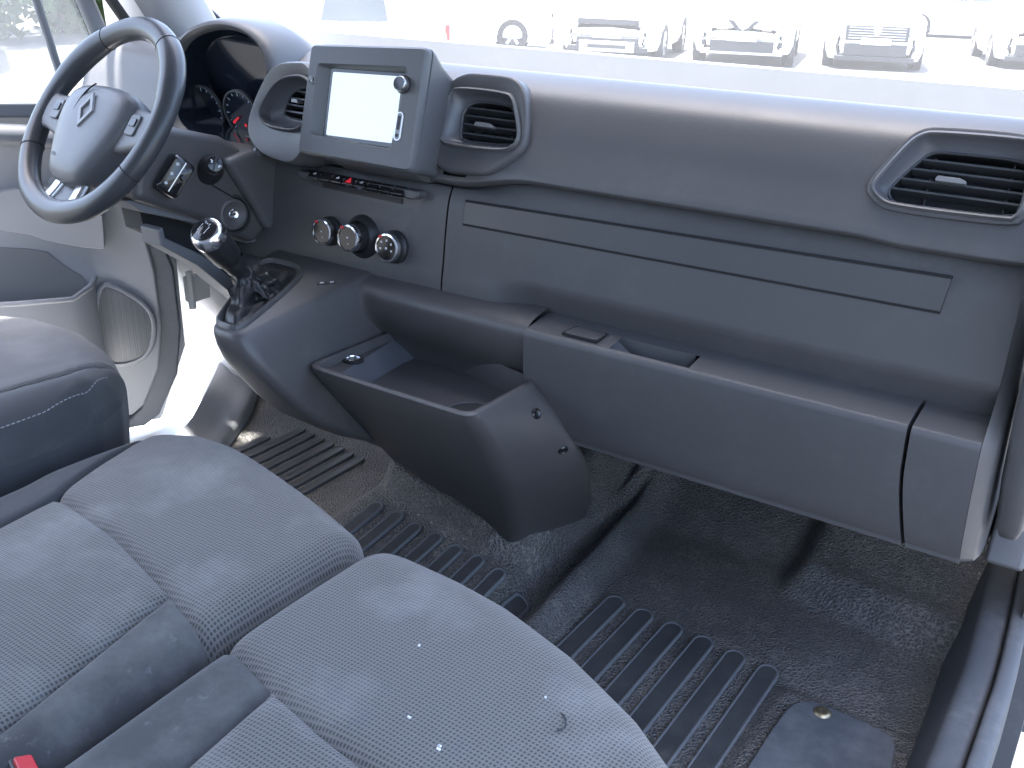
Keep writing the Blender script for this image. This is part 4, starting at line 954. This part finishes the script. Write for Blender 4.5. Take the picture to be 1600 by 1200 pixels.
# darker inset above the pocket, arm rest, pull handle
q = MB(); q.prism(chaikin([(.078, .60), (.082, .470), (.088, .458), (.200, .487), (.215, .50), (.30, .52), (.30, .60)], 2), .004, .030, MD); q.build('arm_rest', 'doorcard', door, 40, bevel=.005)
q = MB(); q.tube([MD @ V(p) for p in ((.0, .665, .02), (.10, .685, .045), (.2, .705, .055), (.40, .72, .06), (.6, .72, .06))], [.012, .020, .022, .022, .022], 14); q.build('grab_handle', 'doordark', door, 60)
q = MB(); q.prism([(.04, .70), (.18, .735), (.75, .75), (.75, .775), (.17, .765), (.04, .725)], .0, .03, MD); q.build('window_ledge', 'doordark', door, 40, bevel=.006)
q = MB(); q.lathe([(.016, .0), (.016, .008), (.012, .010)], MD @ Matrix.Translation((.16, .60, .004)), 24); q.build('lock_button', 'doorcard', door, 40, bevel=0)
# window frame and glass
q = MB(); q.tube([MD @ V((.122, .79, -.02)), MD @ V((.150, .955, -.02)), MD @ V((.185, 1.2, -.02))], .0085, 8); q.build('window_divider', 'doordark', door, 60)
q = MB(); q.tube([MD @ V((.0, .74, -.02)), MD @ V((.06, .95, -.02)), MD @ V((.20, 1.30, -.02)), MD @ V((.76, 1.36, -.02))], .018, 10); q.build('window_frame', 'doordark', door, 60)
q = MB(); q.prism([(.02, .74), (.08, .95), (.21, 1.28), (.76, 1.34), (.76, .74)], -.024, -.021, MD); q.build('window_glass', 'doorglass', door, 0)

# ================================================================== PARKED CARS
def car_mesh(kind):
    """returns side profile rings from tail to nose: (y, half width, z_low, z_belt, z_top, half width top)"""
    if kind == 'suv': L, Wd, Hh, hood, belt = 4.35, .91, 1.62, 1.06, 1.02
    elif kind == 'hatch': L, Wd, Hh, hood, belt = 4.05, .87, 1.44, .92, .90
    else: L, Wd, Hh, hood, belt = 4.5, .89, 1.46, .92, .90
    return L, Wd, Hh, hood, belt
def make_car(name, label, kind, loc, rz, paint='carwhite', face=None, group='cars parked in the lot'):
    L, Wd, Hh, hood, belt = car_mesh(kind); t = thing(name, label, 'car', (loc[0], loc[1], -.65), group); t.rotation_euler = (0, 0, rz)
    # car nose towards local -Y
    def sec(y, w_, zb, zs, zt, wt, nose=0):
        return [(-w_ * .94, y, zb), (-w_, y, zb + .14), (-w_ * 1.0, y, (zb + zs) / 2), (-w_ * .985, y, zs - .03), (-wt, y, zs), (-wt * .86, y, zt), (0, y, zt + .025), (wt * .86, y, zt), (wt, y, zs), (w_ * .985, y, zs - .03), (w_, y, (zb + zs) / 2), (w_, y, zb + .14), (w_ * .94, y, zb)]
    gcl = .24 if kind == 'suv' else .18; h = L / 2
    S = [sec(-h, Wd * .72, gcl + .12, .55, .60, Wd * .66), sec(-h + .05, Wd * .84, gcl, .66, .72, Wd * .76), sec(-h + .22, Wd * .95, gcl, hood - .16, hood - .10, Wd * .82), sec(-h + .6, Wd, gcl, hood - .06, hood, Wd * .86), sec(-h + 1.12, Wd, gcl, belt + .02, hood + .06, Wd * .88),
         sec(-h + 1.75, Wd, gcl, belt + .03, Hh - .05, Wd * .80), sec(-h + 2.3, Wd, gcl, belt + .04, Hh, Wd * .80), sec(h - .9, Wd, gcl, belt + .06, Hh - .03, Wd * .80), sec(h - (.12 if kind != 'saloon' else .75), Wd * .97, gcl, belt + .05, (belt + .12 if kind != 'saloon' else belt + .3), Wd * .82), sec(h - .06, Wd * .93, gcl + .02, belt - .04, belt + .02, Wd * .80), sec(h, Wd * .86, gcl + .1, .62, .70, Wd * .7)]
    q = MB(); q.loft(S, False); q.loft([S[0], [(x, y + .01, z) for x, y, z in S[0]]], False); q.add(S[0], [tuple(range(13))]); q.add(S[-1], [tuple(range(13))[::-1]])
    bd = q.build('body', paint, t, 70, local=True)
    gp = []
    def glass_quad(pts, nm='window'):
        q = MB(); q.add(pts, [(0, 1, 2, 3)]); q.build(nm, 'carglass', t, 0, local=True)
    e = .012
    a, b_ = S[4], S[5]
    glass_quad([(a[5][0] * .98, a[5][1] + .06, a[5][2] + .045), (a[7][0] * .98, a[7][1] + .06, a[7][2] + .045), (b_[7][0] * .95, b_[7][1] - .03, b_[7][2] + .0), (b_[5][0] * .95, b_[5][1] - .03, b_[5][2] + .0)], 'windscreen')
    for s_ in (-1, 1):
        for ya, yb in ((-h + 1.55, -h + 2.42), (-h + 2.50, h - .75)):
            zl = belt + .07; zh = Hh - .10; xl = Wd * .815 * s_; xh = Wd * .715 * s_
            glass_quad([(xl + e * s_, ya - (.28 if ya < 0 and ya < -h + 1.6 else 0), zl), (xl + e * s_, yb, zl), (xh + e * s_, yb - .06, zh), (xh + e * s_, ya + .10, zh)])
    # wheels, arches
    rw = .345 if kind == 'suv' else .31
    for s_ in (-1, 1):
        for yw in (-h + .83, h - .82):
            Aw = Matrix.Translation((s_ * (Wd - .10), yw, rw)) @ Matrix.Rotation(R(90) * s_, 4, 'Y')
            q = MB(); q.lathe([(rw * .62, .10), (rw * .93, .112), (rw, .09), (rw, -.09), (rw * .9, -.10)], Aw, 28, False, True); wl = q.build('wheel', 'tyre', t, 40, local=True)
            q = MB(); q.lathe([(rw * .62, .105), (rw * .60, .08), (rw * .2, .075)], Aw, 28, False, True); rim = q.build('rim', 'cardark', wl, 40, local=True)
            q = MB()
            for k in range(5):
                B = Aw @ Matrix.Rotation(R(72 * k), 4, 'Z'); q.box((rw * .34, 0, .092), (rw * .28, .026, .012), B)
            q.build('rim_spokes', 'carsilver', wl, 0, local=True)
            q = MB(); q.lathe([(rw * 1.14, .095), (rw * 1.14, -.02), (rw * 1.0, -.02)], Matrix.Translation((s_ * (Wd - .09), yw, rw + .01)) @ Matrix.Rotation(R(90) * s_, 4, 'Y'), 28, False, True); q.build('wheel_arch', 'cardark', t, 40, local=True)
    y_ = -h
    def fbox(x, z, hw, hz, d, nm, mt, y=None, parent=None, bevel=.01):
        q = MB(); q.box((x, (y if y is not None else y_), z), (hw, d, hz)); return q.build(nm, mt, parent or t, 40, bevel=bevel, local=True)
    for s_ in (-1, 1):
        q = MB(); q.prism([(s_ * Wd * .52, .70), (s_ * Wd * .80, .74), (s_ * Wd * .90, .83), (s_ * Wd * .60, .79)] if s_ > 0 else [(s_ * Wd * .60, .79), (s_ * Wd * .90, .83), (s_ * Wd * .80, .74), (s_ * Wd * .52, .70)], h - .14, h - .0, Matrix(((1, 0, 0, 0), (0, 0, -1, 0), (0, 1, 0, 0), (0, 0, 0, 1)))); hl = q.build('headlight', 'lampglass', t, 40, bevel=.01, local=True)
        fbox(s_ * Wd * .68, .40, .09, .045, .05, 'fog_light', 'lampglass' if face == 'duster' else 'cardark', -h + .06)
        fbox(s_ * (Wd + .09), belt + .10, .085, .06, .05, 'mirror', paint, -h + 1.42)
        fbox(s_ * Wd * .80, .86, .10, .09, .03, 'tail_light', 'taillamp', h - .05)
    # front face
    fbox(0, .36, Wd * .62, .10, .045, 'lower_grille', 'cardark', -h + .02)
    fbox(0, .20 if kind != 'suv' else .26, Wd * .80, .045, .06, 'bumper_lip', 'cardark' if face != 'qash' else 'carsilver', -h + .04)
    fbox(0, .50, .26, .055, .012, 'number_plate', 'linepaint', -h - .03, bevel=.004)
    if face == 'duster':
        fbox(0, .72, Wd * .60, .05, .03, 'grille', 'cardark', -h + .005); fbox(0, .30, Wd * .55, .09, .03, 'skid_plate', 'carsilver', -h - .03); fbox(0, .31, Wd * .38, .035, .03, 'skid_slot', 'cardark', -h - .045)
        for s_ in (-1, 1): q = MB(); q.tube([(s_ * Wd * .70, -.7, Hh + .05), (s_ * Wd * .70, h - .7, Hh + .05)], .025, 8); q.build('roof_rail', 'carsilver', t, 60, local=True)
    elif face == 'qash':
        for s_ in (-1, 1):
            q = MB(); q.prism([(s_ * .30, .80), (s_ * .10, .62), (s_ * .02, .62), (s_ * .18, .80)], h - .03, h + .035, Matrix(((1, 0, 0, 0), (0, 0, -1, 0), (0, 1, 0, 0), (0, 0, 0, 1)))); q.build('grille_wing', 'cardark', t, 0, local=True)
        q = MB(); q.lathe([(.075, 0), (.075, .03), (.05, .035)], Matrix.Translation((0, -h - .02, .72)) @ Matrix.Rotation(R(90), 4, 'X'), 24); q.build('badge', 'carsilver', t, 40, local=True)
    elif face == 'peug':
        fbox(0, .64, Wd * .62, .13, .03, 'grille', 'cardark', -h + .008)
        for k in range(5): fbox(0, .55 + .045 * k, Wd * .56, .008, .01, 'grille_bar', 'carsilver', -h - .028, bevel=0)
        q = MB(); q.prism([(-.07, .76), (.07, .76), (.06, .64), (0, .58), (-.06, .64)], h + .0, h + .045, Matrix(((1, 0, 0, 0), (0, 0, -1, 0), (0, 1, 0, 0), (0, 0, 0, 1)))); q.build('badge', 'carsilver', t, 0, local=True)
        for s_ in (-1, 1):
            for k in range(3): fbox(s_ * (Wd * .78 + .035 * k), .50, .008, .16, .02, 'light_claw', 'lampglass', -h + .05, bevel=0)
    else:
        fbox(0, .68, Wd * .52, .05, .03, 'grille', 'cardark', -h + .01)
    return t
hd = math.atan2(.30, .95)
ax = V((-.30, .95, 0)).normalized()      # from nose to tail
def nose(p, L): return (p[0] + ax.x * L / 2, p[1] + ax.y * L / 2)
rzc = math.atan2(-ax.x, ax.y)
make_car('parked_car', 'white and grey SUV with silver skid plate and dark lower bumper', 'suv', nose((-8.15, 16.1), 4.35), rzc, 'carwhite', 'duster')
make_car('parked_car', 'white crossover with V shaped dark grille pieces round a badge', 'suv', nose((-6.2, 17.55), 4.35), rzc, 'carwhite', 'qash')
make_car('parked_car', 'white hatchback with barred grille and claw shaped daytime lights', 'hatch', nose((-4.2, 18.9), 4.05), rzc, 'carwhite', 'peug')
make_car('parked_car', 'white hatchback at the end of the row beyond an empty bay', 'hatch', nose((-1.75, 21.6), 4.05), rzc, 'carwhite', None)
make_car('parked_car', 'white car farther back behind the empty parking bay', 'saloon', (-5.0, 31.5), rzc + R(90), 'carwhite', None)
make_car('parked_car', 'white saloon standing side on behind the touch screen', 'saloon', (-12.3, 16.6), R(128), 'carwhite', None)
make_car('parked_car', 'white car standing closest to the van, side windows above the instrument hood', 'hatch', (-8.75, 8.75), R(-44), 'carwhite', None)
make_car('parked_car', 'white car seen through the open driver door window', 'suv', (-15.6, 8.0), R(60), 'carwhite', None)

# ================================================================== HEDGE
def hedge(name, label, c, size, n_, cat='hedge', group=None):
    t = thing(name, label, cat, (c[0], c[1], -.65), group)
    q = MB(); q.tube([(c[0], c[1], -.65), (c[0] + .1, c[1], size[2] * .5 - .65), (c[0], c[1] + .1, size[2] * .8 - .65)], [.12, .08, .03], 8); q.build('trunk', 'bark', t, 60)
    q = MB(); lumps = [(c[0] + random.uniform(-.8, .8) * size[0], c[1] + random.uniform(-.8, .8) * size[1], -.65 + size[2] * random.uniform(.08, .9), random.uniform(.5, 1.1)) for _ in range(26)]
    for k in range(n_):
        lx, ly, lz, lr = random.choice(lumps); d = V((random.gauss(0, 1), random.gauss(0, 1), random.gauss(0, 1))).normalized() * lr * random.uniform(.6, 1.05)
        p = V((lx, ly, lz)) + d
        if p.z < -.6: p.z = -.6 + random.random() * .2
        a = V((random.gauss(0, 1), random.gauss(0, 1), random.gauss(0, 1))).normalized(); b_ = a.orthogonal().normalized(); s_ = random.uniform(.10, .19)
        q.add([p - a * s_, p + b_ * s_ * .5, p + a * s_, p - b_ * s_ * .5], [(0, 1, 2, 3)])
    q.build('crown', 'leaf', t, 0)
for k, (cx_, cy_) in enumerate(((-18.8, 10.2), (-19.6, 13.0), (-20.6, 16), (-18.6, 7.2), (-22, 19.4))):
    hedge('leafy_bush', 'tall leafy green bush at the edge of the lot beyond driver window', (cx_, cy_, 0), (1.9, 1.9, 4.2), 5200, 'bush', 'bushes beyond the driver window')
